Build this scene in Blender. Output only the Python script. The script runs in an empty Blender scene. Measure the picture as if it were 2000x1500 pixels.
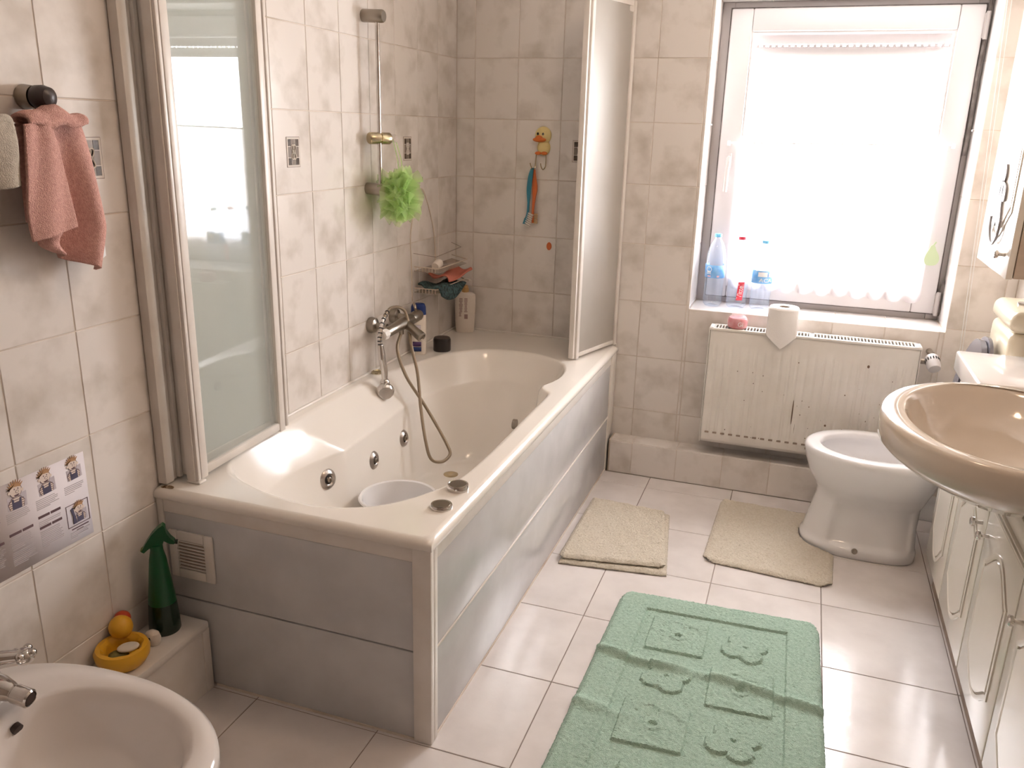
import bpy, bmesh, math, random
from mathutils import Vector, Matrix
from mathutils.bvhtree import BVHTree
from math import pi, sin, cos, radians as R_

SC = bpy.context.scene
COL = SC.collection
random.seed(7)

# ---------------------------------------------------------------- camera
cam_data = bpy.data.cameras.new('camera')
cam_data.sensor_fit = 'HORIZONTAL'; cam_data.sensor_width = 36.0
cam_data.lens = 1621.13 * 36.0 / 2000.0
cam_data.clip_start = 0.02
cam = bpy.data.objects.new('camera', cam_data); COL.objects.link(cam)
cr = Vector((0.94329649, 0.33100075, 0.0251044))
cu = Vector((-0.1200785, 0.26974099, 0.95541664))
cf = Vector((-0.30947194, 0.90425566, -0.29419181))
mw = Matrix.Identity(4)
for i in range(3):
    mw[i][0] = cr[i]; mw[i][1] = cu[i]; mw[i][2] = -cf[i]
mw[0][3], mw[1][3], mw[2][3] = 1.5392, -3.6268, 1.5091
cam.matrix_world = mw
SC.camera = cam

# ---------------------------------------------------------------- sky, lights, exposure
w = bpy.data.worlds.new('sky'); SC.world = w; w.use_nodes = True
bg = w.node_tree.nodes['Background']
bg.inputs[0].default_value = (1.0, 0.985, 0.995, 1)
bg.inputs[1].default_value = 37.0
pl = bpy.data.lights.new('window_portal', 'AREA'); pl.shape = 'RECTANGLE'; pl.size = 0.95; pl.size_y = 1.2
pl.cycles.is_portal = True
po = bpy.data.objects.new('window_portal', pl); COL.objects.link(po)
po.location = (1.62, 0.32, 1.4); po.rotation_euler = (-pi / 2, 0, 0)
SC.view_settings.view_transform = 'Standard'
SC.view_settings.look = 'None'
SC.view_settings.exposure = 0.13
SC.view_settings.gamma = 1.0
SC.view_settings.use_curve_mapping = False

# ---------------------------------------------------------------- materials
def nodes_of(name):
    m = bpy.data.materials.new(name); m.use_nodes = True
    nt = m.node_tree
    return m, nt, nt.nodes['Principled BSDF'], nt.nodes, nt.links

def mat(name, col, rough=0.4, metal=0.0, col2=None, scale=8.0, bump=0.0, bscale=60.0, detail=4.0, spec=0.5,
        ramp=(0.35, 0.65), rand=False, coat=0.0, sss=0.0, ior=None, stretch=None):
    m, nt, p, N, L = nodes_of(name)
    p.inputs['Base Color'].default_value = (*col, 1)
    p.inputs['Roughness'].default_value = rough
    p.inputs['Metallic'].default_value = metal
    p.inputs['Specular IOR Level'].default_value = spec
    p.inputs['Coat Weight'].default_value = coat
    if ior: p.inputs['IOR'].default_value = ior
    if sss:
        p.inputs['Subsurface Weight'].default_value = sss
        p.inputs['Subsurface Radius'].default_value = (0.02, 0.012, 0.01)
    tc = N.new('ShaderNodeTexCoord')
    vec = tc.outputs['Object']
    if stretch:
        mp = N.new('ShaderNodeMapping'); mp.inputs['Scale'].default_value = stretch
        L.new(vec, mp.inputs[0]); vec = mp.outputs[0]
    if rand:
        oi = N.new('ShaderNodeObjectInfo')
        mu = N.new('ShaderNodeVectorMath'); mu.operation = 'SCALE'
        mu.inputs[0].default_value = (37.3, 91.7, 13.1); L.new(oi.outputs['Random'], mu.inputs['Scale'])
        ad = N.new('ShaderNodeVectorMath'); ad.operation = 'ADD'
        L.new(vec, ad.inputs[0]); L.new(mu.outputs[0], ad.inputs[1]); vec = ad.outputs[0]
    if col2 is not None:
        nz = N.new('ShaderNodeTexNoise'); nz.inputs['Scale'].default_value = scale
        nz.inputs['Detail'].default_value = detail
        L.new(vec, nz.inputs['Vector'])
        rp = N.new('ShaderNodeValToRGB')
        rp.color_ramp.elements[0].position = ramp[0]; rp.color_ramp.elements[1].position = ramp[1]
        rp.color_ramp.elements[0].color = (*col, 1); rp.color_ramp.elements[1].color = (*col2, 1)
        L.new(nz.outputs['Fac'], rp.inputs[0]); L.new(rp.outputs[0], p.inputs['Base Color'])
    if bump:
        nb = N.new('ShaderNodeTexNoise'); nb.inputs['Scale'].default_value = bscale; nb.inputs['Detail'].default_value = 3
        L.new(vec, nb.inputs['Vector'])
        bn = N.new('ShaderNodeBump'); bn.inputs['Strength'].default_value = bump; bn.inputs['Distance'].default_value = 0.01
        L.new(nb.outputs['Fac'], bn.inputs['Height']); L.new(bn.outputs[0], p.inputs['Normal'])
    return m

def clear_mat(name, tint=(1, 1, 1), gloss=1.0, rough=0.02, base=0.0, basecol=(1, 1, 1)):
    """thin clear plastic or pane: see-through with a Fresnel gloss and a little milky body"""
    m = bpy.data.materials.new(name); m.use_nodes = True
    N, L = m.node_tree.nodes, m.node_tree.links
    for n in list(N): N.remove(n)
    o = N.new('ShaderNodeOutputMaterial')
    t = N.new('ShaderNodeBsdfTransparent'); t.inputs[0].default_value = (*tint, 1)
    g = N.new('ShaderNodeBsdfGlossy'); g.inputs['Roughness'].default_value = rough
    f = N.new('ShaderNodeLayerWeight'); f.inputs['Blend'].default_value = 0.5
    pw = N.new('ShaderNodeMath'); pw.operation = 'POWER'; pw.inputs[1].default_value = 4.0
    L.new(f.outputs['Facing'], pw.inputs[0])
    ma = N.new('ShaderNodeMath'); ma.operation = 'MULTIPLY_ADD'; ma.inputs[1].default_value = 0.5; ma.inputs[2].default_value = 0.04
    L.new(pw.outputs[0], ma.inputs[0])
    mul = N.new('ShaderNodeMath'); mul.operation = 'MULTIPLY'; mul.inputs[1].default_value = gloss
    L.new(ma.outputs[0], mul.inputs[0])
    d = N.new('ShaderNodeBsdfTranslucent'); d.inputs[0].default_value = (*basecol, 1)
    d2 = N.new('ShaderNodeBsdfDiffuse'); d2.inputs[0].default_value = (*basecol, 1)
    dd = N.new('ShaderNodeMixShader'); L.new(d.outputs[0], dd.inputs[1]); L.new(d2.outputs[0], dd.inputs[2])
    x = N.new('ShaderNodeMixShader'); x.inputs[0].default_value = base
    L.new(t.outputs[0], x.inputs[1]); L.new(dd.outputs[0], x.inputs[2])
    y = N.new('ShaderNodeMixShader'); L.new(mul.outputs[0], y.inputs[0]); L.new(x.outputs[0], y.inputs[1]); L.new(g.outputs[0], y.inputs[2])
    L.new(y.outputs[0], o.inputs[0])
    return m

M = {}
M['tile'] = mat('wall_tile', (0.80, 0.742, 0.695), 0.17, col2=(0.61, 0.55, 0.49), scale=9, detail=8, rand=True, ramp=(0.47, 0.74), bump=0.04, bscale=14)
M['tile_pale'] = mat('pale_reveal_tile', (0.86, 0.82, 0.79), 0.16, col2=(0.80, 0.75, 0.72), scale=9, detail=6, rand=True, ramp=(0.45, 0.7))
M['floor_tile'] = mat('floor_tile', (0.79, 0.735, 0.71), 0.17, col2=(0.70, 0.645, 0.62), scale=7, detail=7, rand=True, ramp=(0.4, 0.7), bump=0.05, bscale=30, ior=1.75)
M['grout'] = mat('grout', (0.74, 0.65, 0.57), 0.9, col2=(0.46, 0.36, 0.27), scale=4, detail=6, ramp=(0.5, 0.75))
M['floor_grout'] = mat('floor_grout', (0.15, 0.11, 0.09), 0.9, col2=(0.34, 0.28, 0.24), scale=4, detail=5)
M['front_wall'] = mat('brown_wall_paint', (0.34, 0.26, 0.20), 0.7)  # unseen wall, colour guessed dark to hold back bounced fill
M['plaster'] = mat('plaster', (0.84, 0.79, 0.73), 0.8, bump=0.05)
M['acrylic'] = mat('bath_acrylic', (0.88, 0.825, 0.76), 0.16, coat=0.2, col2=(0.865, 0.81, 0.745), scale=3)
M['laminate'] = mat('grey_laminate', (0.67, 0.66, 0.665), 0.16, col2=(0.60, 0.59, 0.595), scale=7, detail=6, bump=0.015, bscale=12)
M['white_trim'] = mat('white_plastic_trim', (0.84, 0.79, 0.74), 0.3, col2=(0.79, 0.73, 0.67), scale=12)
M['frame_white'] = mat('white_lacquered_metal', (0.80, 0.745, 0.69), 0.32, col2=(0.73, 0.67, 0.61), scale=10)
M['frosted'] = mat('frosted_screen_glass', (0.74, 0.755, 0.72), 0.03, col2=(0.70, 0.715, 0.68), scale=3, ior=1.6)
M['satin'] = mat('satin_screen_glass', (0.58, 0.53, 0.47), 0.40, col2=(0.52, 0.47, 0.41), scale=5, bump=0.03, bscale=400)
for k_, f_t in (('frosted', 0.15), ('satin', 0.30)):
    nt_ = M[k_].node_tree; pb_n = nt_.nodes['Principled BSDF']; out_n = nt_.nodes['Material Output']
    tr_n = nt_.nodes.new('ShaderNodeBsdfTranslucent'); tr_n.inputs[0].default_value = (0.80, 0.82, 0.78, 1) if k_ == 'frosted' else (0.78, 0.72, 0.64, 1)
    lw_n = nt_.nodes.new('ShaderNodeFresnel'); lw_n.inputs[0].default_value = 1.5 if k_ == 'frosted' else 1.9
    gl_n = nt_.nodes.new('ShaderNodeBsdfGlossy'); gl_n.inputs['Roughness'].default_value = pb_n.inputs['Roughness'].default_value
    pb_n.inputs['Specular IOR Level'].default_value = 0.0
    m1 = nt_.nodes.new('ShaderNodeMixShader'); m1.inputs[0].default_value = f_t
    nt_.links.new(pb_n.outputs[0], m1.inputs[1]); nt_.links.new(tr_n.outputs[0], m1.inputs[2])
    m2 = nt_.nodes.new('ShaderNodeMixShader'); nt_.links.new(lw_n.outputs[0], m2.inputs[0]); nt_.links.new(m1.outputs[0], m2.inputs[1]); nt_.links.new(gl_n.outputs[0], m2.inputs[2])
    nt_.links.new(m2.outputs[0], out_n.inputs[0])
M['chrome'] = mat('chrome', (0.66, 0.63, 0.60), 0.12, 1.0, col2=(0.56, 0.52, 0.49), scale=30)
M['brushed'] = mat('satin_nickel', (0.34, 0.30, 0.255), 0.30, 1.0)
M['jet_metal'] = mat('jet_ring_metal', (0.42, 0.38, 0.35), 0.28, 1.0)
M['brass'] = mat('worn_brass', (0.62, 0.52, 0.33), 0.25, 1.0, col2=(0.5, 0.44, 0.32), scale=40)
M['hose'] = mat('metal_hose', (0.30, 0.235, 0.165), 0.35, 0.6, bump=0.2, bscale=600)
M['black'] = mat('black_plastic', (0.02, 0.014, 0.013), 0.3)
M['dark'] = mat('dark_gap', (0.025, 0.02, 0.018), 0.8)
M['dark_knob'] = mat('dark_brown_knob', (0.035, 0.02, 0.018), 0.35)
M['white_cer'] = mat('white_ceramic', (0.87, 0.85, 0.85), 0.08, coat=0.4, col2=(0.85, 0.83, 0.83), scale=4)
M['bidet_cer'] = mat('bidet_ceramic', (0.78, 0.72, 0.68), 0.10, coat=0.4)
M['cream_cer'] = mat('cream_ceramic', (0.64, 0.55, 0.455), 0.08, coat=0.6, col2=(0.62, 0.53, 0.435), scale=4)
M['counter'] = mat('white_counter', (0.80, 0.74, 0.70), 0.12, coat=0.3)
M['cream_plastic'] = mat('cream_plastic', (0.76, 0.67, 0.51), 0.14, coat=0.3)
M['seat_grey'] = mat('grey_lilac_plastic', (0.15, 0.14, 0.16), 0.2)
M['door_white'] = mat('cream_foil_door', (0.82, 0.76, 0.67), 0.16, coat=0.3)
M['groove'] = mat('door_groove_brown', (0.42, 0.34, 0.26), 0.5)  # darker brown than the door faces
M['shaded_side'] = mat('beige_board_shaded', (0.56, 0.45, 0.36), 0.45, col2=(0.50, 0.40, 0.31), scale=3, stretch=(1, 1, 12))  # beige board, with the shade on the cabinet side put into its colour
M['plinth'] = mat('brown_plinth_board', (0.36, 0.28, 0.22), 0.6, col2=(0.28, 0.21, 0.16), scale=9)
M['radiator'] = mat('radiator_enamel', (0.86, 0.815, 0.76), 0.3, col2=(0.81, 0.76, 0.70), scale=10)
M['rust'] = mat('rust_spots', (0.20, 0.13, 0.09), 0.9)
M['window'] = mat('window_pvc', (0.62, 0.59, 0.59), 0.3)
M['seal'] = mat('grey_seal', (0.22, 0.19, 0.18), 0.8, col2=(0.12, 0.10, 0.09), scale=30)
M['frame_grey'] = mat('grey_frame_edge', (0.50, 0.46, 0.45), 0.5)
M['screen_clear'] = clear_mat('clear_screen_glass', (0.96, 0.975, 0.965), gloss=1.1, rough=0.0, base=0.22, basecol=(0.90, 0.92, 0.90))
M['pane'] = clear_mat('window_pane', (0.97, 0.98, 0.98))
M['curtain'] = clear_mat('sheer_curtain', (1, 1, 1), gloss=0.0, base=0.85, basecol=(0.80, 0.76, 0.77))
M['pet'] = clear_mat('clear_bottle_plastic', (0.93, 0.96, 1.0), gloss=1.6, base=0.10, basecol=(0.75, 0.83, 0.95))
M['label_blue'] = mat('blue_bottle_label', (0.10, 0.36, 0.78), 0.35, col2=(0.30, 0.58, 0.88), scale=30)
M['label_red'] = mat('red_bottle_label', (0.80, 0.06, 0.09), 0.4)
M['cap_blue'] = mat('light_blue_cap', (0.20, 0.58, 0.88), 0.4)
M['cap_red'] = mat('red_cap', (0.62, 0.05, 0.09), 0.4)
M['print_white'] = mat('white_print', (0.9, 0.9, 0.9), 0.5)
M['print_pink'] = mat('pink_print', (0.85, 0.55, 0.62), 0.5)
M['pink_wax'] = mat('pink_jar_wax', (0.62, 0.20, 0.22), 0.2, col2=(0.72, 0.36, 0.38), scale=40, coat=0.5)
M['glass_clear'] = clear_mat('clear_glass', (0.98, 0.95, 0.95), gloss=1.5, base=0.08)
M['tissue'] = mat('toilet_tissue', (0.86, 0.82, 0.79), 0.9, bump=0.1, bscale=200)
M['rug_green'] = mat('green_rug_pile', (0.40, 0.56, 0.455), 0.95, col2=(0.51, 0.67, 0.56), scale=120, detail=3, bump=0.6, bscale=420, spec=0.1)
M['rug_beige'] = mat('beige_rug_pile', (0.77, 0.68, 0.55), 0.95, col2=(0.86, 0.78, 0.66), scale=140, detail=3, bump=0.7, bscale=420, spec=0.1)
M['towel_pink'] = mat('pink_terry', (0.66, 0.36, 0.31), 0.95, col2=(0.78, 0.47, 0.41), scale=160, bump=0.6, bscale=420, spec=0.1)
M['towel_beige'] = mat('beige_terry', (0.52, 0.46, 0.38), 0.95, col2=(0.64, 0.57, 0.48), scale=90, bump=0.6, bscale=420, spec=0.1)
M['paper'] = mat('printed_paper', (0.78, 0.72, 0.74), 0.7)
M['ink'] = mat('print_ink', (0.14, 0.08, 0.09), 0.8)
M['ink_grey'] = mat('print_text_grey', (0.50, 0.44, 0.45), 0.8)
M['ink_shade'] = mat('print_shade_grey', (0.60, 0.54, 0.58), 0.8)
M['ink_navy'] = mat('print_overall_navy', (0.10, 0.09, 0.15), 0.8)
M['ink_skin'] = mat('print_skin', (0.80, 0.68, 0.60), 0.8)
M['ink_hair'] = mat('print_hair', (0.50, 0.28, 0.14), 0.8)
M['duck_yellow'] = mat('pale_yellow_resin', (0.86, 0.72, 0.34), 0.45, col2=(0.82, 0.66, 0.28), scale=30)
M['dish_yellow'] = mat('orange_yellow_plastic', (0.80, 0.42, 0.03), 0.35, sss=0.05)
M['orange'] = mat('orange_resin', (0.78, 0.20, 0.04), 0.4)
M['red_beak'] = mat('red_plastic', (0.52, 0.06, 0.02), 0.35)
M['soap'] = mat('white_soap', (0.78, 0.72, 0.62), 0.45)
M['soap_green'] = mat('olive_soap', (0.22, 0.20, 0.06), 0.5, col2=(0.10, 0.08, 0.03), scale=60)
M['spray_green'] = mat('green_plastic', (0.0, 0.065, 0.016), 0.3)
M['spray_liquid'] = mat('dark_green_plastic', (0.004, 0.02, 0.008), 0.25)
M['trigger_green'] = mat('yellow_green_plastic', (0.12, 0.16, 0.02), 0.35)
M['loofah'] = clear_mat('green_net', (0.95, 1.0, 0.88), gloss=0.0, base=0.34, basecol=(0.72, 0.90, 0.46))
M['shutter'] = mat('shutter_slat_plastic', (0.30, 0.26, 0.25), 0.6)
M['blue_brush'] = mat('teal_plastic', (0.03, 0.22, 0.32), 0.35)
M['orange_brush'] = mat('orange_plastic', (0.72, 0.16, 0.04), 0.35)
M['bristle'] = mat('white_bristle', (0.80, 0.74, 0.68), 0.7)
M['bottle_white'] = mat('white_bottle', (0.78, 0.70, 0.62), 0.3)
M['pump'] = mat('amber_pump', (0.55, 0.33, 0.13), 0.35)
M['navy_cap'] = mat('navy_cap', (0.012, 0.035, 0.16), 0.3)
M['label_brown'] = mat('brown_print', (0.36, 0.24, 0.22), 0.6)
M['violet'] = mat('violet_print', (0.10, 0.05, 0.16), 0.5)
M['wire'] = mat('white_coated_wire', (0.60, 0.50, 0.40), 0.4)
M['clear_wire'] = clear_mat('clear_shelf_plastic', (0.92, 0.88, 0.84), gloss=1.2, base=0.25, basecol=(0.75, 0.65, 0.56))
M['cloth_coral'] = mat('coral_cloth', (0.68, 0.22, 0.16), 0.95, bump=0.5, bscale=300)
M['cloth_teal'] = mat('teal_cloth', (0.08, 0.15, 0.16), 0.95, col2=(0.02, 0.03, 0.03), scale=90, bump=0.5, bscale=300)
M['decor_dark'] = mat('decor_dark_inlay', (0.10, 0.068, 0.045), 0.2, col2=(0.05, 0.03, 0.02), scale=90)
M['decor_mid'] = mat('decor_grey_inlay', (0.24, 0.19, 0.155), 0.2)
M['decor_light'] = mat('decor_cream_inlay', (0.70, 0.63, 0.56), 0.2)
M['mould'] = mat('brown_mould', (0.12, 0.06, 0.02), 0.9, col2=(0.45, 0.33, 0.22), scale=60, ramp=(0.4, 0.6))
M['yellow_cloth'] = mat('yellow_cloth', (0.72, 0.45, 0.08), 0.9)
M['leaf'] = mat('pale_green_gel', (0.50, 0.60, 0.38), 0.3)
M['vent_brown'] = mat('brown_vent_backing', (0.40, 0.29, 0.22), 0.7)
M['ornament_silver'] = mat('silver_ornament', (0.30, 0.28, 0.28), 0.35, 0.3)
M['lamp'] = None

# ---------------------------------------------------------------- geometry helpers
def crom(pts, n, closed=False):
    """Catmull-Rom resample to n points"""
    P = [Vector(p) for p in pts]; k = len(P); out = []
    segs = k if closed else k - 1
    for i in range(n):
        t = (i / n if closed else i / (n - 1)) * segs
        s = min(int(t), segs - 1); f = t - s
        def g(j): return P[j % k] if closed else P[max(0, min(k - 1, j))]
        a, b, c, d = g(s - 1), g(s), g(s + 1), g(s + 2)
        out.append(0.5 * ((2 * b) + (c - a) * f + (2 * a - 5 * b + 4 * c - d) * f * f + (3 * b - a - 3 * c + d) * f ** 3))
    return out

class G:
    def __init__(self): self.v = []; self.f = []; self.m = []; self.mi = 0
    def add(self, vs, fs):
        o = len(self.v); self.v += [tuple(x) for x in vs]
        self.f += [[i + o for i in f] for f in fs]; self.m += [self.mi] * len(fs); return self
    def box(self, x0, x1, y0, y1, z0, z1, bev=0.0, seg=2):
        bm = bmesh.new(); bmesh.ops.create_cube(bm, size=1)
        for v in bm.verts: v.co = Vector(((x0 + x1) / 2 + v.co.x * (x1 - x0), (y0 + y1) / 2 + v.co.y * (y1 - y0), (z0 + z1) / 2 + v.co.z * (z1 - z0)))
        if bev > 0: bmesh.ops.bevel(bm, geom=bm.edges[:], offset=bev, segments=seg, profile=0.5, affect='EDGES')
        return self.bm(bm)
    def obox(self, c, ax, s, bev=0.0):
        """oriented box: centre, 3 axes, sizes"""
        bm = bmesh.new(); bmesh.ops.create_cube(bm, size=1)
        for v in bm.verts: v.co = Vector((v.co.x * s[0], v.co.y * s[1], v.co.z * s[2]))
        if bev > 0: bmesh.ops.bevel(bm, geom=bm.edges[:], offset=bev, segments=2, profile=0.5, affect='EDGES')
        A = [Vector(a).normalized() for a in ax]; c = Vector(c)
        for v in bm.verts: v.co = c + A[0] * v.co.x + A[1] * v.co.y + A[2] * v.co.z
        return self.bm(bm)
    def bm(self, bm):
        bm.verts.index_update(); self.add([v.co for v in bm.verts], [[v.index for v in f.verts] for f in bm.faces]); bm.free(); return self
    def loft(self, loops, closed=True, cap0=False, cap1=False):
        n = len(loops[0]); vs = [p for l in loops for p in l]; fs = []
        for i in range(len(loops) - 1):
            for j in range(n if closed else n - 1):
                k = (j + 1) % n; fs.append([i * n + j, i * n + k, (i + 1) * n + k, (i + 1) * n + j])
        if cap0: fs.append(list(range(n))[::-1])
        if cap1: fs.append([(len(loops) - 1) * n + j for j in range(n)])
        return self.add(vs, fs)
    def cyl(self, p0, p1, r0, r1=None, n=20, caps=True):
        r1 = r0 if r1 is None else r1
        return self.rev([(r0, 0), (r1, 1)], p0, p1, n, caps)
    def rev(self, prof, p0, p1, n=24, caps=True):
        """surface of revolution along p0->p1; prof = [(radius, t 0..1)]"""
        p0, p1 = Vector(p0), Vector(p1); d = p1 - p0; z = d.normalized()
        a = Vector((1, 0, 0)) if abs(z.x) < 0.9 else Vector((0, 1, 0))
        x = z.cross(a).normalized(); y = z.cross(x)
        loops = [[p0 + d * t + (x * cos(2 * pi * j / n) + y * sin(2 * pi * j / n)) * max(r, 1e-5) for j in range(n)] for r, t in prof]
        return self.loft(loops, True, caps, caps)
    def lathe(self, prof, c=(0, 0, 0), n=32, sx=1.0, sy=1.0, caps=True):
        loops = [[(c[0] + sx * max(r, 1e-5) * cos(2 * pi * j / n), c[1] + sy * max(r, 1e-5) * sin(2 * pi * j / n), c[2] + z) for j in range(n)] for r, z in prof]
        return self.loft(loops, True, caps, caps)
    def tube(self, pts, r, n=8, sub=0, closed=False, rfn=None):
        P = crom(pts, sub, closed) if sub else [Vector(p) for p in pts]
        k = len(P); loops = []; prev = None
        for i in range(k):
            if closed: t = (P[(i + 1) % k] - P[i - 1])
            else: t = P[min(i + 1, k - 1)] - P[max(i - 1, 0)]
            t.normalize()
            if prev is None:
                a = Vector((0, 0, 1)) if abs(t.z) < 0.9 else Vector((1, 0, 0)); x = t.cross(a).normalized()
            else:
                x = (prev - t * prev.dot(t)).normalized()
            prev = x; y = t.cross(x); rr = rfn(i / (k - 1)) * r if rfn else r
            loops.append([P[i] + (x * cos(2 * pi * j / n) + y * sin(2 * pi * j / n)) * rr for j in range(n)])
        if closed: loops.append(loops[0])
        return self.loft(loops, True, not closed, not closed)
    def sphere(self, c, rx, ry=None, rz=None, n=20, m=12):
        ry = rx if ry is None else ry; rz = rx if rz is None else rz
        vs = [(c[0], c[1], c[2] - rz)]; fs = []
        for i in range(1, m):
            a = -pi / 2 + pi * i / m
            for j in range(n): vs.append((c[0] + rx * cos(a) * cos(2 * pi * j / n), c[1] + ry * cos(a) * sin(2 * pi * j / n), c[2] + rz * sin(a)))
        vs.append((c[0], c[1], c[2] + rz)); T = len(vs) - 1
        for j in range(n):
            k = (j + 1) % n; fs.append([0, 1 + k, 1 + j]); fs.append([T, 1 + (m - 2) * n + j, 1 + (m - 2) * n + k])
        for i in range(m - 2):
            for j in range(n):
                k = (j + 1) % n; fs.append([1 + i * n + j, 1 + i * n + k, 1 + (i + 1) * n + k, 1 + (i + 1) * n + j])
        return self.add(vs, fs)
    def grid(self, fn, nu, nv, mask=None):
        vs = [fn(i / (nu - 1), j / (nv - 1)) for j in range(nv) for i in range(nu)]; fs = []
        for j in range(nv - 1):
            for i in range(nu - 1):
                if mask and not mask((i + 0.5) / (nu - 1), (j + 0.5) / (nv - 1)): continue
                fs.append([j * nu + i, j * nu + i + 1, (j + 1) * nu + i + 1, (j + 1) * nu + i])
        return self.add(vs, fs)
    def prism(self, poly, fn, d0, d1):
        """poly of 2D points mapped by fn(a, b, depth); extruded d0..d1"""
        n = len(poly)
        return self.loft([[fn(a, b, d0) for a, b in poly], [fn(a, b, d1) for a, b in poly]], True, True, True)
    def obj(self, name, mats, parent=None, ang=35, solid=0.0, sub=0, origin=None):
        if isinstance(mats, str): mats = [mats]
        me = bpy.data.meshes.new(name)
        used = sorted(set(i for f in self.f for i in f)); rm = {o: k for k, o in enumerate(used)}
        vs = [self.v[i] for i in used]
        me.from_pydata(vs, [], [[rm[i] for i in f] for f in self.f])
        for k in mats: me.materials.append(M[k])
        for p, mi in zip(me.polygons, self.m): p.material_index = mi; p.use_smooth = True
        bm = bmesh.new(); bm.from_mesh(me)
        bmesh.ops.recalc_face_normals(bm, faces=bm.faces[:])
        bm.to_mesh(me); bm.free()
        me.set_sharp_from_angle(angle=R_(ang))
        o = bpy.data.objects.new(name, me); COL.objects.link(o)
        if parent is not None:
            me.transform(Matrix.Translation(-Vector(parent.location))); o.parent = parent
            if parent.parent is not None:  # sub-part under a part that sits at its thing's origin
                me.transform(Matrix.Translation(-Vector(parent.parent.location)))
        else:
            if origin is None:
                xs = [v[0] for v in vs]; ys = [v[1] for v in vs]; zs = [v[2] for v in vs]
                origin = ((min(xs) + max(xs)) / 2, (min(ys) + max(ys)) / 2, min(zs))
            me.transform(Matrix.Translation(-Vector(origin))); o.location = origin
        if solid:
            md = o.modifiers.new('thickness', 'SOLIDIFY'); md.thickness = solid; md.offset = 0
        if sub:
            md = o.modifiers.new('round', 'SUBSURF'); md.levels = sub; md.render_levels = sub
        return o

def tag(o, label=None, cat=None, group=None, kind=None):
    if label: o['label'] = label
    if cat: o['category'] = cat
    if group: o['group'] = group
    if kind: o['kind'] = kind
    return o
def thing(name, label, cat, loc=(0, 0, 0), group=None, kind=None):
    o = bpy.data.objects.new(name, None); o.empty_display_size = 0.05; o.location = loc; COL.objects.link(o)
    return tag(o, label, cat, group, kind)
def text_geo(s, size):
    cu_ = bpy.data.curves.new('txt', 'FONT'); cu_.body = s; cu_.size = size; cu_.align_x = 'CENTER'; cu_.align_y = 'CENTER'; cu_.extrude = 0.0002
    ob = bpy.data.objects.new('txt', cu_); COL.objects.link(ob)
    dg = bpy.context.evaluated_depsgraph_get(); e = ob.evaluated_get(dg); me = e.to_mesh()
    vs = [tuple(v.co) for v in me.vertices]; fs = [list(p.vertices) for p in me.polygons]; e.to_mesh_clear()
    bpy.data.objects.remove(ob); bpy.data.curves.remove(cu_)
    return vs, fs

# ---------------------------------------------------------------- room dimensions
XR = 2.34            # right wall
YF = -4.30           # wall behind the viewer
ZC = 2.45            # ceiling
TW, TH = 0.2013, 0.2526
ROWS = [1.7992 + k * TH for k in range(-8, 4)]       # horizontal joints
WX0, WX1, WZ0, WZ1, WD = 1.108, 2.120, 0.775, 2.035, 0.24   # window opening

# ---------------------------------------------------------------- tiles
TCACHE = {}
def tile_mesh(wd, ht, mname, name='tile', gap=0.0026, th=0.006, ch=0.0012):
    key = (round(wd, 4), round(ht, 4), mname)
    if key in TCACHE: return TCACHE[key]
    a, b = wd / 2 - gap / 2, ht / 2 - gap / 2
    def ring(i, z): return [(-a + i, -b + i, z), (a - i, -b + i, z), (a - i, b - i, z), (-a + i, b - i, z)]
    g = G(); g.loft([ring(0, 0), ring(0, th - ch), ring(ch, th)], True, False, True)
    me = bpy.data.meshes.new(name); me.from_pydata(g.v, [], g.f); me.materials.append(M[mname])
    bm = bmesh.new(); bm.from_mesh(me); bmesh.ops.recalc_face_normals(bm, faces=bm.faces[:]); bm.to_mesh(me); bm.free()
    TCACHE[key] = me
    return me
ROT = {'left': Matrix(((0, 0, 1), (1, 0, 0), (0, 1, 0))), 'back': Matrix(((1, 0, 0), (0, 0, -1), (0, 1, 0))),
       'right': Matrix(((0, 0, -1), (-1, 0, 0), (0, 1, 0))), 'up': Matrix.Identity(3),
       'down': Matrix(((1, 0, 0), (0, -1, 0), (0, 0, -1)))}
def tile(parent, side, c, wd, ht, mname='tile', name='tile'):
    if wd < 0.012 or ht < 0.012: return None
    o = bpy.data.objects.new(name, tile_mesh(wd, ht, mname)); COL.objects.link(o)
    m4 = ROT[side].to_4x4(); m4.translation = Vector(c); o.matrix_basis = m4; o.parent = parent
    return o
def spans(lines, lo, hi):
    L = [lo] + [l for l in sorted(lines) if lo + 1e-4 < l < hi - 1e-4] + [hi]
    return list(zip(L[:-1], L[1:]))
B = 0.006

# ---------------------------------------------------------------- setting
BG = 0.0020       # the grout lies this far behind the tile faces
def struct(g, name, m, label, cat):
    o = g.obj(name, m, origin=(0, 0, 0)); return tag(o, label, cat, kind='structure')
floor = struct(G().box(-0.1, XR + 0.1, YF - 0.1, 0.35, -0.12, -BG), 'floor', 'floor_grout', 'grey-beige tiled bathroom floor', 'floor')
wall_left = struct(G().box(-0.12, -BG, YF, 0.3, -0.0, ZC), 'wall_left', 'grout', 'marbled beige tiled wall behind the bathtub and towels', 'wall')
gb = G()
gb.box(-BG, WX0 - BG, BG, 0.34, 0.0, ZC); gb.box(WX1 + BG, XR + BG, BG, 0.34, 0.0, ZC)
gb.box(WX0 - BG, WX1 + BG, BG, 0.34, 0.0, WZ0 - BG); gb.box(WX0 - BG, WX1 + BG, BG, 0.34, WZ1 + BG, ZC)
wall_back = struct(gb, 'wall_back', 'grout', 'marbled beige tiled wall around the window', 'wall')
wall_right = struct(G().box(XR + BG, XR + 0.12, YF, 0.3, 0.0, ZC), 'wall_right', 'grout', 'tiled wall behind the toilet cistern and wall cabinet', 'wall')
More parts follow.
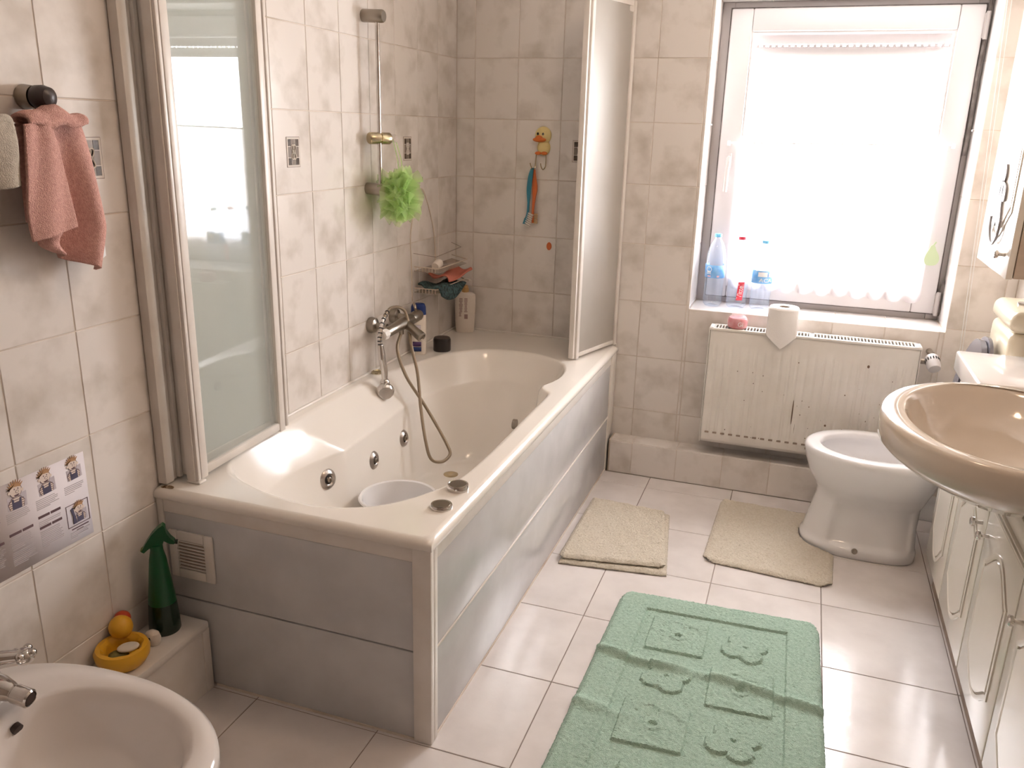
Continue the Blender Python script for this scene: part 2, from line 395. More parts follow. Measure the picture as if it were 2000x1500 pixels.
wall_front = struct(G().box(-0.12, XR + 0.12, YF - 0.12, YF, 0.0, ZC), 'wall_front', 'front_wall', 'plain brown wall behind the viewer', 'wall')
ceiling = struct(G().box(-0.12, XR + 0.12, YF - 0.12, 0.34, ZC, ZC + 0.1), 'ceiling', 'plaster', 'plain pale ceiling', 'ceiling')

ylines = [-1.0042 + k * TW for k in range(-20, 6)]
xlines = [0.0879 + k * TW for k in range(0, 12)]
rl = lambda lo, hi: spans(ROWS, lo, hi)
for (a, b) in spans(ylines, -3.22, 0.0):
    for (c, d) in rl(0.0, ZC):
        if a > -2.02 and d < 0.56: continue
        if b < -2.9 and (c > 1.9 or d < 0.4): continue
        tile(wall_left, 'left', (-B, (a + b) / 2, (c + d) / 2), b - a, d - c)
for (a, b) in spans(xlines + [WX0, WX1], 0.0, XR):
    for (c, d) in rl(0.0, ZC):
        if b < 0.82 and d < 0.56: continue
        if d < 0.16: continue
        if a > WX0 - 0.001 and b < WX1 + 0.001:
            if c >= WZ0 and d <= WZ1: continue
            for (e, f) in ((c, min(d, WZ0)), (max(c, WZ1), d)):
                if f - e > 0.012: tile(wall_back, 'back', ((a + b) / 2, B, (e + f) / 2), b - a, f - e)
            continue
        tile(wall_back, 'back', ((a + b) / 2, B, (c + d) / 2), b - a, d - c)
for (a, b) in spans([-k * TW for k in range(0, 12)], -1.41, 0.0):
    for (c, d) in rl(0.0, ZC):
        if d < 0.3 and a < -0.7: continue
        tile(wall_right, 'right', (XR + B, (a + b) / 2, (c + d) / 2), b - a, d - c)
for (a, b) in spans([1.0127 + k * 0.3665 for k in range(-4, 5)], 0.0, XR):
    for (c, d) in spans([-0.9465 - k * 0.3631 for k in range(-3, 8)], -3.3, -0.1):
        if b < 0.83 and c > -2.02: continue
        tile(floor, 'up', ((a + b) / 2, (c + d) / 2, -B), b - a, d - c, 'floor_tile', 'floor_tile')
# reveals of the window
for (c, d) in rl(WZ0, WZ1):
    tile(wall_back, 'left', (WX0 - B, WD / 2, (c + d) / 2), WD, d - c, 'tile_pale', 'reveal_tile')
    tile(wall_back, 'right', (WX1 + B, WD / 2, (c + d) / 2), WD, d - c, 'tile_pale', 'reveal_tile')
for (a, b) in spans([WX0 + k * TW for k in range(1, 6)], WX0, WX1):
    tile(wall_back, 'up', ((a + b) / 2, WD / 2, WZ0 - B), b - a, WD, 'tile_pale', 'sill_tile')
    tile(wall_back, 'down', ((a + b) / 2, WD / 2, WZ1 + B), b - a, WD, 'tile_pale', 'reveal_tile')
# tiled step along the window wall
SD, SH = 0.10, 0.155
step = struct(G().box(0.81, XR, -SD + BG, BG, 0.0, SH - BG), 'trim_1', 'grout', 'low tiled step running along the window wall under the radiator', 'step')
for (a, b) in spans([0.0879 + 0.025 + k * TW for k in range(0, 12)], 0.815, XR):
    tile(step, 'back', ((a + b) / 2, -SD + B, SH / 2 - 0.001), b - a, SH - 0.004, 'tile', 'step_tile')
    tile(step, 'up', ((a + b) / 2, -SD / 2, SH - B), b - a, SD, 'tile', 'step_tile')
# decorative knot inlays set in the wall tiles
def inlay(wall, side, c):
    rot = ROT[side]; c = Vector(c)
    def fn(a, b, d): return tuple(c + rot @ Vector((a, b, d)))
    def rect(g, x0, x1, y0, y1, d): g.prism([(x0, y0), (x1, y0), (x1, y1), (x0, y1)], fn, 0.0, d)
    g = G(); rect(g, -.036, .036, -.046, .046, .0012); border = g.obj('decor_inlay', 'decor_mid', wall)
    g = G(); rect(g, -.0345, .0345, -.0445, .0445, .0016); g.obj('decor_border', 'decor_light', border)
    g = G()
    for sx in (-1, 1):
        for sy in (-1, 1): rect(g, *sorted((sx * .012, sx * .029)), *sorted((sy * .018, sy * .039)), .0022)
    g.obj('decor_corner', 'decor_dark', border)
    g = G(); rect(g, -.010, .010, -.039, .039, .0020); rect(g, -.029, .029, -.016, .016, .0020); g.obj('decor_cross', 'decor_mid', border)
    g = G()
    for s in (-1, 1):
        pts = [(s * .0045 + .0075 * sin(2 * t), .0215 * sin(t)) for t in [2 * pi * (k + .5) / 32 for k in range(32)]]
        g.tube([fn(a, b, .0026) for a, b in pts], .0019, 6, closed=True)
    g.obj('knot', 'decor_light', border)
for y in (-2.112, -1.306, -0.502): inlay(wall_left, 'left', (0, y, 1.421))
inlay(wall_back, 'back', (0.584, 0, 1.421))
G().sphere((0.458, 0.0, 1.003), .012, .003, .018).obj('orange_spot', 'orange_brush', wall_back)

# boxed-in pipe ledge on the left wall
bx_ = thing('trim_2', 'white boxed pipe ledge along the left wall in front of the bath', 'ledge', (0.07, -2.6, 0), kind='structure')
G().box(0.0, 0.142, -3.2, -2.034, 0.187, 0.212, .006).obj('ledge_top', 'white_trim', bx_)
G().box(0.0, 0.136, -3.2, -2.034, 0.0, 0.187).obj('ledge_front', 'white_trim', bx_)
G().box(0.130, 0.1405, -2.06, -2.0335, 0.0, 0.19, .002).obj('ledge_edge_strip', 'frame_white', bx_)

# ---------------------------------------------------------------- window
win = thing('window_1', 'white plastic tilt window in the tiled recess', 'window', (1.62, 0.24, WZ0), kind='structure')
def ring_frame(g, x0, x1, z0, z1, wd, y0, y1, bev=.004, wt=None):
    wt = wt or wd
    g.box(x0, x0 + wd, y0, y1, z0, z1, bev); g.box(x1 - wd, x1, y0, y1, z0, z1, bev)
    g.box(x0 + wd, x1 - wd, y0, y1, z0, z0 + wd, bev); g.box(x0 + wd, x1 - wd, y0, y1, z1 - wt, z1, bev)
g = G(); ring_frame(g, WX0, WX1, WZ0, WZ1, .05, .235, .30); g.obj('outer_frame', 'frame_grey', win)
SX0, SX1, SZ0, SZ1 = 1.150, 2.094, .806, 2.006
g = G(); ring_frame(g, SX0 - .006, SX1 + .006, SZ0 - .006, SZ1 + .006, .02, .226, .236, 0); g.obj('seal', 'seal', win)
g = G(); ring_frame(g, SX0, SX1, SZ0, SZ1, .088, .205, .27, .006); g.obj('sash', 'window', win)
g = G(); ring_frame(g, SX0 + .084, SX1 - .084, SZ0 + .084, SZ1 - .084, .012, .212, .262, .002); g.obj('glazing_bead', 'window', win)
g = G(); g.box(SX0 + .09, SX1 - .09, .240, .246, SZ0 + .09, SZ1 - .09); g.obj('pane', 'pane', win)
g = G(); g.box(1.185, 1.207, .198, .206, 1.36, 1.43, .003); h = g.obj('handle_plate', 'window', win)
g = G(); g.tube([(1.196, .2, 1.41), (1.196, .175, 1.41), (1.196, .165, 1.395), (1.194, .165, 1.27)], .009, 10); g.obj('handle', 'window', win)
for z in (.85, 1.93):
    g = G(); g.cyl((2.103, .200, z - .05), (2.103, .200, z + .05), .008, n=12); g.box(2.092, 2.106, .2, .212, z - .045, z + .045, .002); g.obj('hinge', 'frame_grey', win)
# mould and sealant smears at the right and top of the frame
g = G()
for z0, z1, x0 in ((1.45, 2.02, 2.098), (.80, .95, 2.105)):
    g.grid(lambda u, v: (x0 + .012 * u + .003 * sin(9 * v), .203 - .002 * u, z0 + (z1 - z0) * v), 3, 12)
g.obj('sealant_smear', 'seal', win, solid=.002)

# roller shutter seen through the top of the pane
sh = thing('roller_shutter', 'white roller shutter pulled up behind the top of the window pane', 'shutter', (1.62, .30, 1.82))
for k in range(4):
    g = G(); z = 1.822 + k * .052
    g.grid(lambda u, v: (1.2 + .85 * u, .302 - .006 * sin(pi * v), z + .044 * v), 2, 7); g.obj('slat', 'shutter', sh, solid=.004)
web = None
for k in range(33):
    x = 1.21 + k * .0255
    if web is None:
        g = G(); g.box(x - .006, x + .006, .300, .304, 1.822 + .0435, 1.822 + .0525); web = g.obj('slat_link', 'shutter', sh); X0 = x
    else:
        o = web.copy(); COL.objects.link(o); o.parent = sh; o.location.x = x - X0

# cafe curtain on its thin rod
ct = thing('cafe_curtain', 'white sheer cafe curtain across the lower window on a thin rod', 'curtain', (1.63, .195, .86))
g = G()
def cfn(u, v):
    x = 1.235 + .80 * u; z = 1.478 - .62 * v - .012 * abs(sin(u * pi * 11))
    return (x, .194 + .007 * sin(u * 70) * (.3 + v) + .003 * sin(u * 31 + 2), z if v > .5 else 1.478 - .62 * v)
g.grid(cfn, 120, 14); g.obj('curtain_sheet', 'curtain', ct)
for k in range(9):
    x = 1.262 + k * .093; g = G(); g.grid(lambda u, v: (x + .036 * u, .186 + .004 * sin(pi * u), 1.482 - .05 * v), 4, 4); g.obj('curtain_tab', 'curtain', ct)
g = G(); g.cyl((1.19, .186, 1.474), (2.06, .186, 1.488), .0035, n=8); g.obj('rod', 'print_white', ct)
for x in (1.19, 2.06):
    g = G(); g.box(x - .006, x + .006, .18, .206, 1.470 + (x - 1.19) * .016 - .008, 1.47 + (x - 1.19) * .016 + .012, .002); g.obj('rod_clip', 'print_white', ct)
g = G()
pear = [(0, -.05), (.02, -.046), (.03, -.028), (.026, -.006), (.014, .014), (.007, .03), (-.006, .032), (-.013, .014), (-.022, -.006), (-.026, -.028), (-.018, -.046)]
g.prism([(p.x, p.y) for p in crom([(a, b, 0) for a, b in pear], 40, True)], lambda a, b, d: (2.047 + a, .176 - d, 1.062 + b), 0, .004)
g.prism([(-.003, .03), (.004, .03), (.012, .046), (.006, .048)], lambda a, b, d: (2.047 + a, .176 - d, 1.062 + b), 0, .004)
tag(g.obj('pear_sticker', 'leaf'), 'pale green pear-shaped gel sticker at the right edge of the curtain', 'sticker')
g = G()
for x in (0, .014): g.cyl((2.112 + x, -.012, 2.25), (2.186 + x * .6, -.012, .62), .0012, n=6)
tag(g.obj('shutter_cord', 'print_white'), 'thin white double cord hanging right of the window', 'cord')

# ---------------------------------------------------------------- bathtub
BX, BY, BZ = 0.806, -2.035, 0.58
bath = thing('bathtub', 'cream whirlpool bathtub clad in grey boards along the left wall', 'bathtub', (0.4, -1.0, 0))
CX, CY = .40, -1.15
import bisect
def polar(pts, smooth=True):
    P = crom([(a, b, 0) for a, b in pts], 400, True) if smooth else [Vector((a, b, 0)) for a, b in pts]
    tab = sorted((math.atan2(p.y - CY, p.x - CX), math.hypot(p.x - CX, p.y - CY)) for p in P)
    A = [t[0] for t in tab]; Rr = [t[1] for t in tab]
    def f(th):
        i = bisect.bisect(A, th)
        a0, r0 = (A[i - 1], Rr[i - 1]) if i > 0 else (A[-1] - 2 * pi, Rr[-1])
        a1, r1 = (A[i], Rr[i]) if i < len(A) else (A[0] + 2 * pi, Rr[0])
        t = (th - a0) / max(a1 - a0, 1e-9); return r0 + (r1 - r0) * t
    return f
def rect_r(x0, x1, y0, y1):
    def f(th):
        c, s = cos(th), sin(th); r = 1e9
        if c > 1e-9: r = min(r, (x1 - CX) / c)
        if c < -1e-9: r = min(r, (x0 - CX) / c)
        if s > 1e-9: r = min(r, (y1 - CY) / s)
        if s < -1e-9: r = min(r, (y0 - CY) / s)
        return r
    return f
TH_ = [-pi + 2 * pi * k / 200 for k in range(200)]
for cx_, cy_ in ((.001, BY), (BX, BY), (BX, -.001), (.001, -.001)): TH_.append(math.atan2(cy_ - CY, cx_ - CX))
TH_.sort()
rim_in = [(.105, -1.845), (.066, -1.74), (.055, -1.5), (.05, -1.2), (.05, -1.0), (.062, -.85), (.10, -.68), (.172, -.456), (.307, -.330), (.493, -.318), (.633, -.392), (.686, -.485), (.702, -.6), (.69, -.69), (.668, -.748), (.695, -.80), (.722, -.84), (.724, -1.06), (.729, -1.485), (.72, -1.652), (.681, -1.772), (.596, -1.895), (.47, -1.955), (.33, -1.948), (.195, -1.905)]
c1 = [(.14, -1.80), (.115, -1.62), (.135, -1.46), (.163, -1.365), (.168, -1.348), (.1675, -1.33), (.158, -1.1), (.148, -.85), (.17, -.68), (.225, -.50), (.33, -.39), (.49, -.385), (.61, -.45), (.65, -.6), (.655, -.8), (.672, -1.06), (.68, -1.485), (.67, -1.65), (.625, -1.77), (.54, -1.85), (.42, -1.89), (.29, -1.875), (.20, -1.85)]
c2 = [(.175, -1.74), (.155, -1.6), (.158, -1.46), (.179, -1.368), (.184, -1.348), (.183, -1.33), (.176, -1.1), (.168, -.88), (.19, -.70), (.245, -.55), (.34, -.46), (.48, -.455), (.58, -.52), (.63, -.66), (.64, -.8), (.65, -1.06), (.655, -1.47), (.64, -1.63), (.59, -1.74), (.51, -1.80), (.41, -1.83), (.31, -1.82), (.23, -1.79)]
c3 = [(.21, -1.66), (.195, -1.55), (.195, -1.44), (.20, -1.365), (.202, -1.33), (.198, -1.1), (.192, -.9), (.205, -.74), (.25, -.62), (.34, -.555), (.47, -.55), (.56, -.62), (.60, -.76), (.61, -.9), (.615, -1.06), (.62, -1.45), (.595, -1.58), (.54, -1.68), (.47, -1.72), (.4, -1.735), (.32, -1.73), (.25, -1.70)]
fi, f1, f2, f3 = polar(rim_in), polar(c1), polar(c2), polar(c3)
def lp(f, z, off=0.0, k=1.0): return [(CX + (f(t) * k + off) * cos(t), CY + (f(t) * k + off) * sin(t), z) for t in TH_]
def rl_(ins, z): return lp(rect_r(.001 + 0, BX - ins, BY + ins, -.001), z)
def mix(fa, fb, t): return lambda th: fa(th) * (1 - t) + fb(th) * t
loops = [rl_(.022, .550), rl_(.002, .551), rl_(0, .554), rl_(0, .565), rl_(.003, .571), rl_(.009, .577), rl_(.018, BZ), rl_(.0195, BZ),
         lp(fi, BZ, .019), lp(fi, BZ, .016), lp(fi, .5785, .007), lp(fi, .573, 0), lp(fi, .562, -.007), lp(mix(fi, f1, .28), .535, -.004), lp(mix(fi, f1, .70), .487), lp(mix(fi, f1, .95), .462), lp(f1, .455), lp(mix(f1, f2, .04), .448),
         lp(f2, .30), lp(f3, .20), lp(f3, .165, -.014), lp(f3, .150, -.05), lp(f3, .146, 0, .5), lp(f3, .145, 0, .02)]
g = G(); g.loft(loops, True, False, True); shell = g.obj('shell', 'acrylic', bath, ang=50)
bvh = BVHTree.FromPolygons([Vector(v) for v in g.v], g.f)
def jet(y, z, r):
    hit = bvh.ray_cast(Vector((.42, y, z)), Vector((-1, 0, 0)))
    p, n = hit[0], hit[1]
    if n.x < 0: n = -n
    g = G(); g.rev([(r, 0), (r, .25), (r * .86, .7), (r * .6, 1.0), (r * .52, .7), (r * .45, .6)], p - n * .004, p + n * .010, 28); j = g.obj('jet', 'jet_metal', bath)
    g = G(); g.rev([(r * .5, 0), (r * .5, .5), (r * .3, 1)], p + n * .001, p + n * .0065, 20); g.obj('jet_socket', 'dark', j)
    g = G(); g.rev([(r * .30, 0), (r * .27, .8), (r * .14, 1), (r * .12, .6)], p + n * .004, p + n * .013, 16); g.obj('jet_nozzle', 'brushed', j)
JETS = [(-1.430, .384, .036), (-1.152, .350, .034), (-.893, .342, .034)]
for a in JETS: jet(*a)
for (x, y, r, h) in ((.746, -1.735, .030, .016), (.751, -1.855, .029, .010)):
    g = G(); g.lathe([(r, 0), (r, h * .7), (r * .93, h), (r * .84, h), (r * .80, h * .93)], (x, y, BZ), 32); d = g.obj('control_button', 'chrome', bath)
    g = G(); g.lathe([(r * .80, 0), (r * .78, .0012)], (x, y, BZ + h * .93), 32); g.obj('button_face', 'brushed', d)
g = G(); g.lathe([(.030, 0), (.030, .004), (.022, .007), (.010, .005)], (.295, -.735, .146), 28); g.obj('drain', 'brass', bath)
g = G(); g.lathe([(.026, 0), (.025, .006), (.018, .009), (.014, .004)], (.028, -.845, BZ), 28, sx=.9); g.obj('hand_shower_socket', 'brass', bath)
g = G(); g.cyl((.655, -1.02, .515), (.667, -1.02, .515), .018, n=20); g.obj('overflow_cap', 'brushed', bath)
g = G(); g.tube([(.004, -2.0, .583), (.004, -1.0, .583), (.004, -.004, .583), (.40, -.004, .583), (.795, -.004, .583)], .005, 8); g.obj('silicone_bead', 'white_trim', bath)
# cladding under the rim
pan = bath
ZS, ZT = .262, .512
g = G(); g.box(.022, .752, -2.026, -2.014, .006, ZS - .002, .002); g.obj('front_board', 'laminate', pan)
g = G(); g.box(.022, .752, -2.026, -2.014, ZS + .002, ZT, .002); g.obj('front_board', 'laminate', pan)
g = G(); g.box(.784, .796, -1.992, -.052, .006, ZS - .003, .002); g.obj('side_board', 'laminate', pan)
g = G(); g.box(.784, .796, -1.992, -.052, ZS + .003, ZT, .002); g.obj('side_board', 'laminate', pan)
g = G(); g.box(.786, .799, -1.99, -.06, ZS - .003, ZS + .003, .001); g.obj('seam_strip', 'frame_white', pan)
g = G(); g.box(.022, .752, -2.027, -2.012, ZT, .551, .002); g.obj('top_trim', 'white_trim', pan)
g = G(); g.box(.784, .799, -1.99, -.104, ZT, .551, .002); g.obj('top_trim', 'white_trim', pan)
g = G(); g.box(.752, .802, -2.031, -2.012, 0.0, .551, .003); g.box(.783, .802, -2.012, -1.99, 0, .551, .003); g.obj('corner_post', 'white_trim', pan)
g = G(); g.box(.002, .022, -2.030, -2.012, 0.213, .551, .002); g.obj('wall_strip', 'white_trim', pan)
g = G(); g.box(.783, .801, -.052, -.004, .157, .551, .002); g.box(.783, .801, -.104, -.052, .0, .551, .002); g.obj('end_strip', 'white_trim', pan)
g = G(); g.box(.144, .752, -2.028, -2.020, 0, .006); g.box(.788, .798, -1.99, -.104, 0, .006); g.obj('base_bead', 'grout', pan)
# vent grille
vg = thing('vent_grille', 'white square vent grille with dark slots in the bath front', 'vent', (.105, -2.028, .33))
x0, x1, z0, z1 = .036, .174, .329, .466
g = G(); ring_frame(g, x0, x1, z0, z1, .026, -2.036, -2.0265, .003); g.obj('frame', 'white_trim', vg)
g = G(); g.box(x0 + .02, x1 - .02, -2.0285, -2.0265, z0 + .02, z1 - .02); g.obj('backing', 'vent_brown', vg)
sl = None
for k in range(9):
    z = z0 + .030 + k * .0096
    if sl is None:
        g = G(); g.box(x0 + .024, x1 - .024, -2.0345, -2.029, z, z + .0032); sl = g.obj('slat', 'white_trim', vg); zz = z
    else:
        o = sl.copy(); COL.objects.link(o); o.parent = vg; o.location.z = z - zz
# mould stain where rim meets the wall
g = G()
for k in range(9):
    t = k / 8; g.sphere((.006 + .040 * t, -2.018 + .004 * random.random(), .582 - .012 * (1 - t) ** 2), .009, .006, .0035, 10, 6)
g.obj('mould_stain', 'mould', bath)

# ---------------------------------------------------------------- shower screens
def panel(parent, p0, p1, z0, z1, prof, thick, glassmat, name='screen'):
    """framed glass leaf between two ground points"""
    a = Vector((p0[0], p0[1], 0)); b = Vector((p1[0], p1[1], 0)); d = (b - a); Ln = d.length; d.normalize(); n = Vector((-d.y, d.x, 0)); up = Vector((0, 0, 1))
    def ob(s0, s1, za, zb, th, bev=.003):
        g = G(); c = a + d * (s0 + s1) / 2 + up * (za + zb) / 2; g.obox(c, (d, n, up), (s1 - s0, th, zb - za), bev); return g
    st = [ob(0, prof, z0, z1, thick), ob(Ln - prof, Ln, z0, z1, thick)]
    for g in st: g.obj('stile', 'frame_white', parent)
    ob(prof, Ln - prof, z0 + .006, z0 + prof * 1.05, thick * .8).obj('bottom_rail', 'frame_white', parent)
    ob(prof, Ln - prof, z1 - prof, z1, thick * .8).obj('top_rail', 'frame_white', parent)
    ob(prof * .8, Ln - prof * .8, z0 + prof * .8, z1 - prof * .8, .006, 0).obj('glass', glassmat, parent)
    return a, d, n
scr = thing('folding_shower_screen', 'folded white-framed shower screen with frosted glass against the left wall', 'shower screen', (.05, -1.8, .58))
g = G(); g.box(.002, .030, -2.015, -1.985, .585, 2.1, .003); g.box(.002, .024, -1.985, -1.968, .585, 2.1, .003); g.box(.004, .034, -1.968, -1.955, .588, 2.1, .003); g.obj('wall_profile', 'frame_white', scr)
panel(scr, (.040, -1.955), (.044, -1.545), .592, 2.1, .030, .018, 'frosted')
panel(scr, (.0875, -1.960), (.071, -1.548), .590, 2.1, .028, .024, 'screen_clear')
g = G(); g.box(.022, .086, -1.545, -1.535, .60, 2.1, .003); g.obj('hinge_profile', 'frame_white', scr)
g = G(); g.box(.058, .098, -1.972, -1.960, .588, 2.1, .003); g.box(.066, .090, -1.977, -1.972, .588, 2.1, .002); g.obj('edge_profile', 'frame_white', scr)
g = G(); g.box(.060, .104, -1.976, -1.948, .581, .588, .003); g.obj('foot_cap', 'white_trim', scr)
sc2 = thing('end_shower_screen', 'white-framed satin glass shower screen at the far end of the bath', 'shower screen', (.72, -.18, .58))
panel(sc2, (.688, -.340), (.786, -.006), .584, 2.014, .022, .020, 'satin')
g = G(); g.obox((.776, -.032, 1.985), ((.323, .946, 0), (-.946, .323, 0), (0, 0, 1)), (.05, .018, .03), .008); g.obj('corner_gusset', 'frame_white', sc2)
g = G(); g.obox((.6775, -.350, 1.30), ((.96, -.28, 0), (.28, .96, 0), (0, 0, 1)), (.024, .012, 1.425), .003); g.obox((.6800, -.342, 1.30), ((.96, -.28, 0), (.28, .96, 0), (0, 0, 1)), (.012, .010, 1.425), .002); g.obj('edge_profile', 'frame_white', sc2)

# ---------------------------------------------------------------- shower rail, tap, hose
rail = thing('shower_rail', 'slim chrome shower riser rail with nickel end brackets on the tiles', 'shower rail', (.05, -.83, 1.28))
g = G(); g.cyl((.055, -.838, 1.27), (.055, -.838, 1.86), .0075, n=16); g.obj('pole', 'chrome', rail)
for z in (1.872, 1.285):
    g = G(); g.rev([(.021, 0), (.022, .04), (.022, .93), (.018, 1.0)], (.0, -.838, z), (.082, -.838, z - .004), 24); g.obj('bracket', 'brushed', rail)
g = G(); g.rev([(.018, 0), (.021, .05), (.021, .45), (.017, .47), (.017, .53), (.021, .55), (.021, .95), (.018, 1)], (.030, -.872, 1.463), (.078, -.80, 1.463), 24); g.obj('slider', 'brass', rail)
g = G(); g.rev([(.012, 0), (.014, .2), (.014, .8), (.012, 1)], (.078, -.80, 1.463), (.092, -.776, 1.463), 16); g.obj('slider_knob', 'glass_clear', rail)

tap = thing('bath_mixer_tap', 'chrome wall mixer tap above the bath with white knob', 'tap', (.05, -.75, .76))
for y in (-.845, -.660):
    g = G(); g.rev([(.030, 0), (.032, .3), (.027, .8), (.016, 1)], (.0, y, .770), (.032, y, .770), 28); g.obj('rosette', 'brushed', tap)
    g = G(); g.cyl((.02, y, .770), (.075, y, .768), .013, n=18); g.obj('inlet', 'brushed', tap)
g = G(); g.rev([(.014, 0), (.020, .06), (.021, .3), (.024, .45), (.024, .72), (.020, .75), (.023, .80), (.023, .96), (.018, 1)], (.085, -.885, .752), (.10, -.61, .775), 28); g.obj('body', 'brushed', tap)
g = G(); g.rev([(.012, 0), (.019, .1), (.022, .5), (.019, .9), (.014, 1)], (.088, -.915, .750), (.087, -.872, .752), 8); g.obj('knob', 'white_trim', tap)
g = G(); g.rev([(.019, 0), (.0185, .7), (.020, .75), (.020, .97), (.015, 1.0), (.013, .95)], (.095, -.735, .765), (.185, -.765, .720), 22); g.obj('spout', 'brushed', tap)
g = G(); g.tube([(.098, -.64, .79), (.10, -.65, .812), (.085, -.63, .822)], .006, 8, sub=10); g.obj('lever', 'brushed', tap)
g = G(); g.cyl((.10, -.775, .728), (.10, -.775, .750), .010, n=14); g.obj('hose_outlet', 'brushed', tap)

hs = thing('hand_shower', 'chrome hand shower hanging by its metal hose from the bath tap', 'hand shower', (.1, -.92, .53))
hp = [(.098, -.775, .73), (.115, -.84, .68), (.15, -.84, .58), (.20, -.80, .47), (.25, -.785, .38), (.305, -.795, .30), (.325, -.815, .27), (.31, -.86, .255), (.275, -.885, .272), (.245, -.87, .34), (.205, -.825, .45), (.17, -.78, .58), (.14, -.77, .68), (.105, -.735, .79), (.085, -.74, .822), (.075, -.79, .835), (.08, -.85, .83), (.085, -.90, .80), (.088, -.93, .75), (.092, -.935, .715)]
g = G(); g.tube(hp, .0066, 10, sub=150); g.obj('hose', 'hose', hs)
g = G(); g.tube([(.079, -.845, .832), (.085, -.90, .80), (.088, -.93, .75), (.092, -.935, .715)], .0072, 10, sub=30, rfn=lambda t: 1.0 + .12 * ((int(t * 29)) % 2)); g.obj('hose_sleeve', 'chrome', hs)
g = G(); sk = None
for k in range(9):
    t = k / 8; p = crom([(.079, -.845, .832), (.085, -.90, .80), (.088, -.93, .75), (.092, -.935, .715)], 40)[2 + k * 4]; q = crom([(.079, -.845, .832), (.085, -.90, .80), (.088, -.93, .75), (.092, -.935, .715)], 40)[3 + k * 4]
    g.cyl(p, p + (q - p).normalized() * .0045, .0088, n=12)
g.obj('hose_ring', 'black', hs)
g = G(); g.tube([(.092, -.935, .72), (.096, -.935, .69), (.100, -.937, .66), (.106, -.934, .62), (.104, -.93, .585)], .0115, 14, sub=24, rfn=lambda t: .95 + .25 * sin(pi * t)); g.obj('handle', 'chrome', hs)
g = G(); g.rev([(.006, 0), (.024, .10), (.032, .32), (.035, .6), (.033, .8), (.027, 1.0)], (.098, -.922, .548), (.120, -.952, .538), 28); g.sphere((.104, -.928, .568), .020, .018, .024); g.obj('head', 'chrome', hs)

# green net sponge
lo = thing('net_sponge', 'light green net bath puff hanging on the shower rail', 'bath puff', (.1, -.79, 1.2))
g = G(); g.tube([(.088, -.80, 1.462), (.105, -.80, 1.40), (.115, -.80, 1.34), (.118, -.79, 1.38), (.095, -.785, 1.45)], .0022, 6, sub=30); g.obj('cord', 'loofah', lo)
g = G(); rnd = random.Random(3)
for k in range(26):
    th, ph = rnd.uniform(0, 2 * pi), math.acos(rnd.uniform(-1, 1))
    n = Vector((sin(ph) * cos(th), sin(ph) * sin(th), cos(ph))); a = n.orthogonal().normalized(); b = n.cross(a)
    c = Vector((.105, -.785, 1.268)) + Vector((n.x * .024, n.y * .040, n.z * .046))
    r0 = rnd.uniform(.036, .062) if k < 15 else rnd.uniform(.062, .088); ph0 = rnd.uniform(0, 6); fr = rnd.choice((4, 5, 6, 7))
    def ruffle(u, v):
        t = 2 * pi * u; rr = r0 * (.15 + .85 * v); wv = .016 * v * sin(fr * t + ph0) + .007 * v * sin(11 * t + ph0)
        p = c + (a * cos(t) + b * sin(t)) * rr + n * (wv + .012 * v)
        return (max(p.x, .012), p.y, p.z - .018 * max(0, -n.z) * v)
    g.grid(ruffle, 36, 5)
tag(g.obj('net_ruffles', 'loofah', lo), kind='stuff')

# wire corner caddy
cad = thing('shower_caddy', 'clear two-tier shower caddy hanging by wire on the corner wall', 'caddy', (.03, -.3, .8))
g = G(); g.tube([(.012, -.495, .80), (.012, -.50, .95), (.012, -.505, 1.08), (.012, -.46, 1.19), (.012, -.40, 1.26), (.012, -.335, 1.19), (.012, -.28, 1.08), (.012, -.26, .97), (.012, -.258, .93)], .0025, 6, sub=50); g.obj('hanger_wire', 'wire', cad)
for z, x1 in ((.925, .115), (.835, .105)):
    g = G()
    g.grid(lambda u, v: (.012 + x1 * u, -.475 + .40 * v * (1 - .25 * u), z), 2, 2); s_ = g.obj('shelf', 'clear_wire', cad, solid=.003)
    g = G(); g.tube([(.012, -.475, z + .018), (.012 + x1, -.475, z + .018), (.012 + x1, -.17, z + .018), (.012, -.075, z + .018)], .0022, 6); g.obj('rim_wire', 'wire', cad)
    g = G()
    for k in range(7): g.cyl((.02 + k * .015, -.475, z), (.02 + k * .015, -.475, z + .018), .0015, n=5)
    g.obj('rim_bar', 'wire', cad)
g = G(); g.tube([(.012, -.48, 1.0), (.11, -.47, .99), (.11, -.2, 1.0), (.012, -.08, 1.0)], .0018, 6); g.obj('upper_wire', 'clear_wire', cad)
g = G(); g.rev([(.016, 0), (.019, .1), (.019, .8), (.014, 1)], (.075, -.40, .937), (.075, -.35, .950), 20)
tag(g.obj('white_soap_cap', 'bottle_white'), 'small white round plastic cap lying in the upper tier of the caddy', 'cap')
def cloth(name, matn, y0, y1, z, ph, label, x1=.13, sag=.0, droop=.05):
    g = G()
    def fn(u, v):
        y = y0 + (y1 - y0) * v; x = .022 + x1 * u
        zz = z + .010 * sin(5 * v + ph) * (1 - u) + .008 * sin(9 * u + 4 * v + ph) - sag * v
        if u > .75: zz -= droop * (u - .75) / .25 * (.4 + .6 * sin(pi * v))
        return (x - (.02 * max(0, u - .75) / .25), y + .008 * sin(7 * u + ph), zz)
    g.grid(fn, 24, 30); return tag(g.obj(name, matn, solid=.008), label, 'cloth')
cloth('washcloth', 'cloth_teal', -.465, -.20, .852, 1.0, 'dark teal crumpled washcloth on the lower tier of the caddy', droop=.055)
cloth('washcloth', 'cloth_coral', -.36, -.10, .885, 2.2, 'coral pink washcloth on top of the teal one in the caddy', x1=.12, droop=.015)

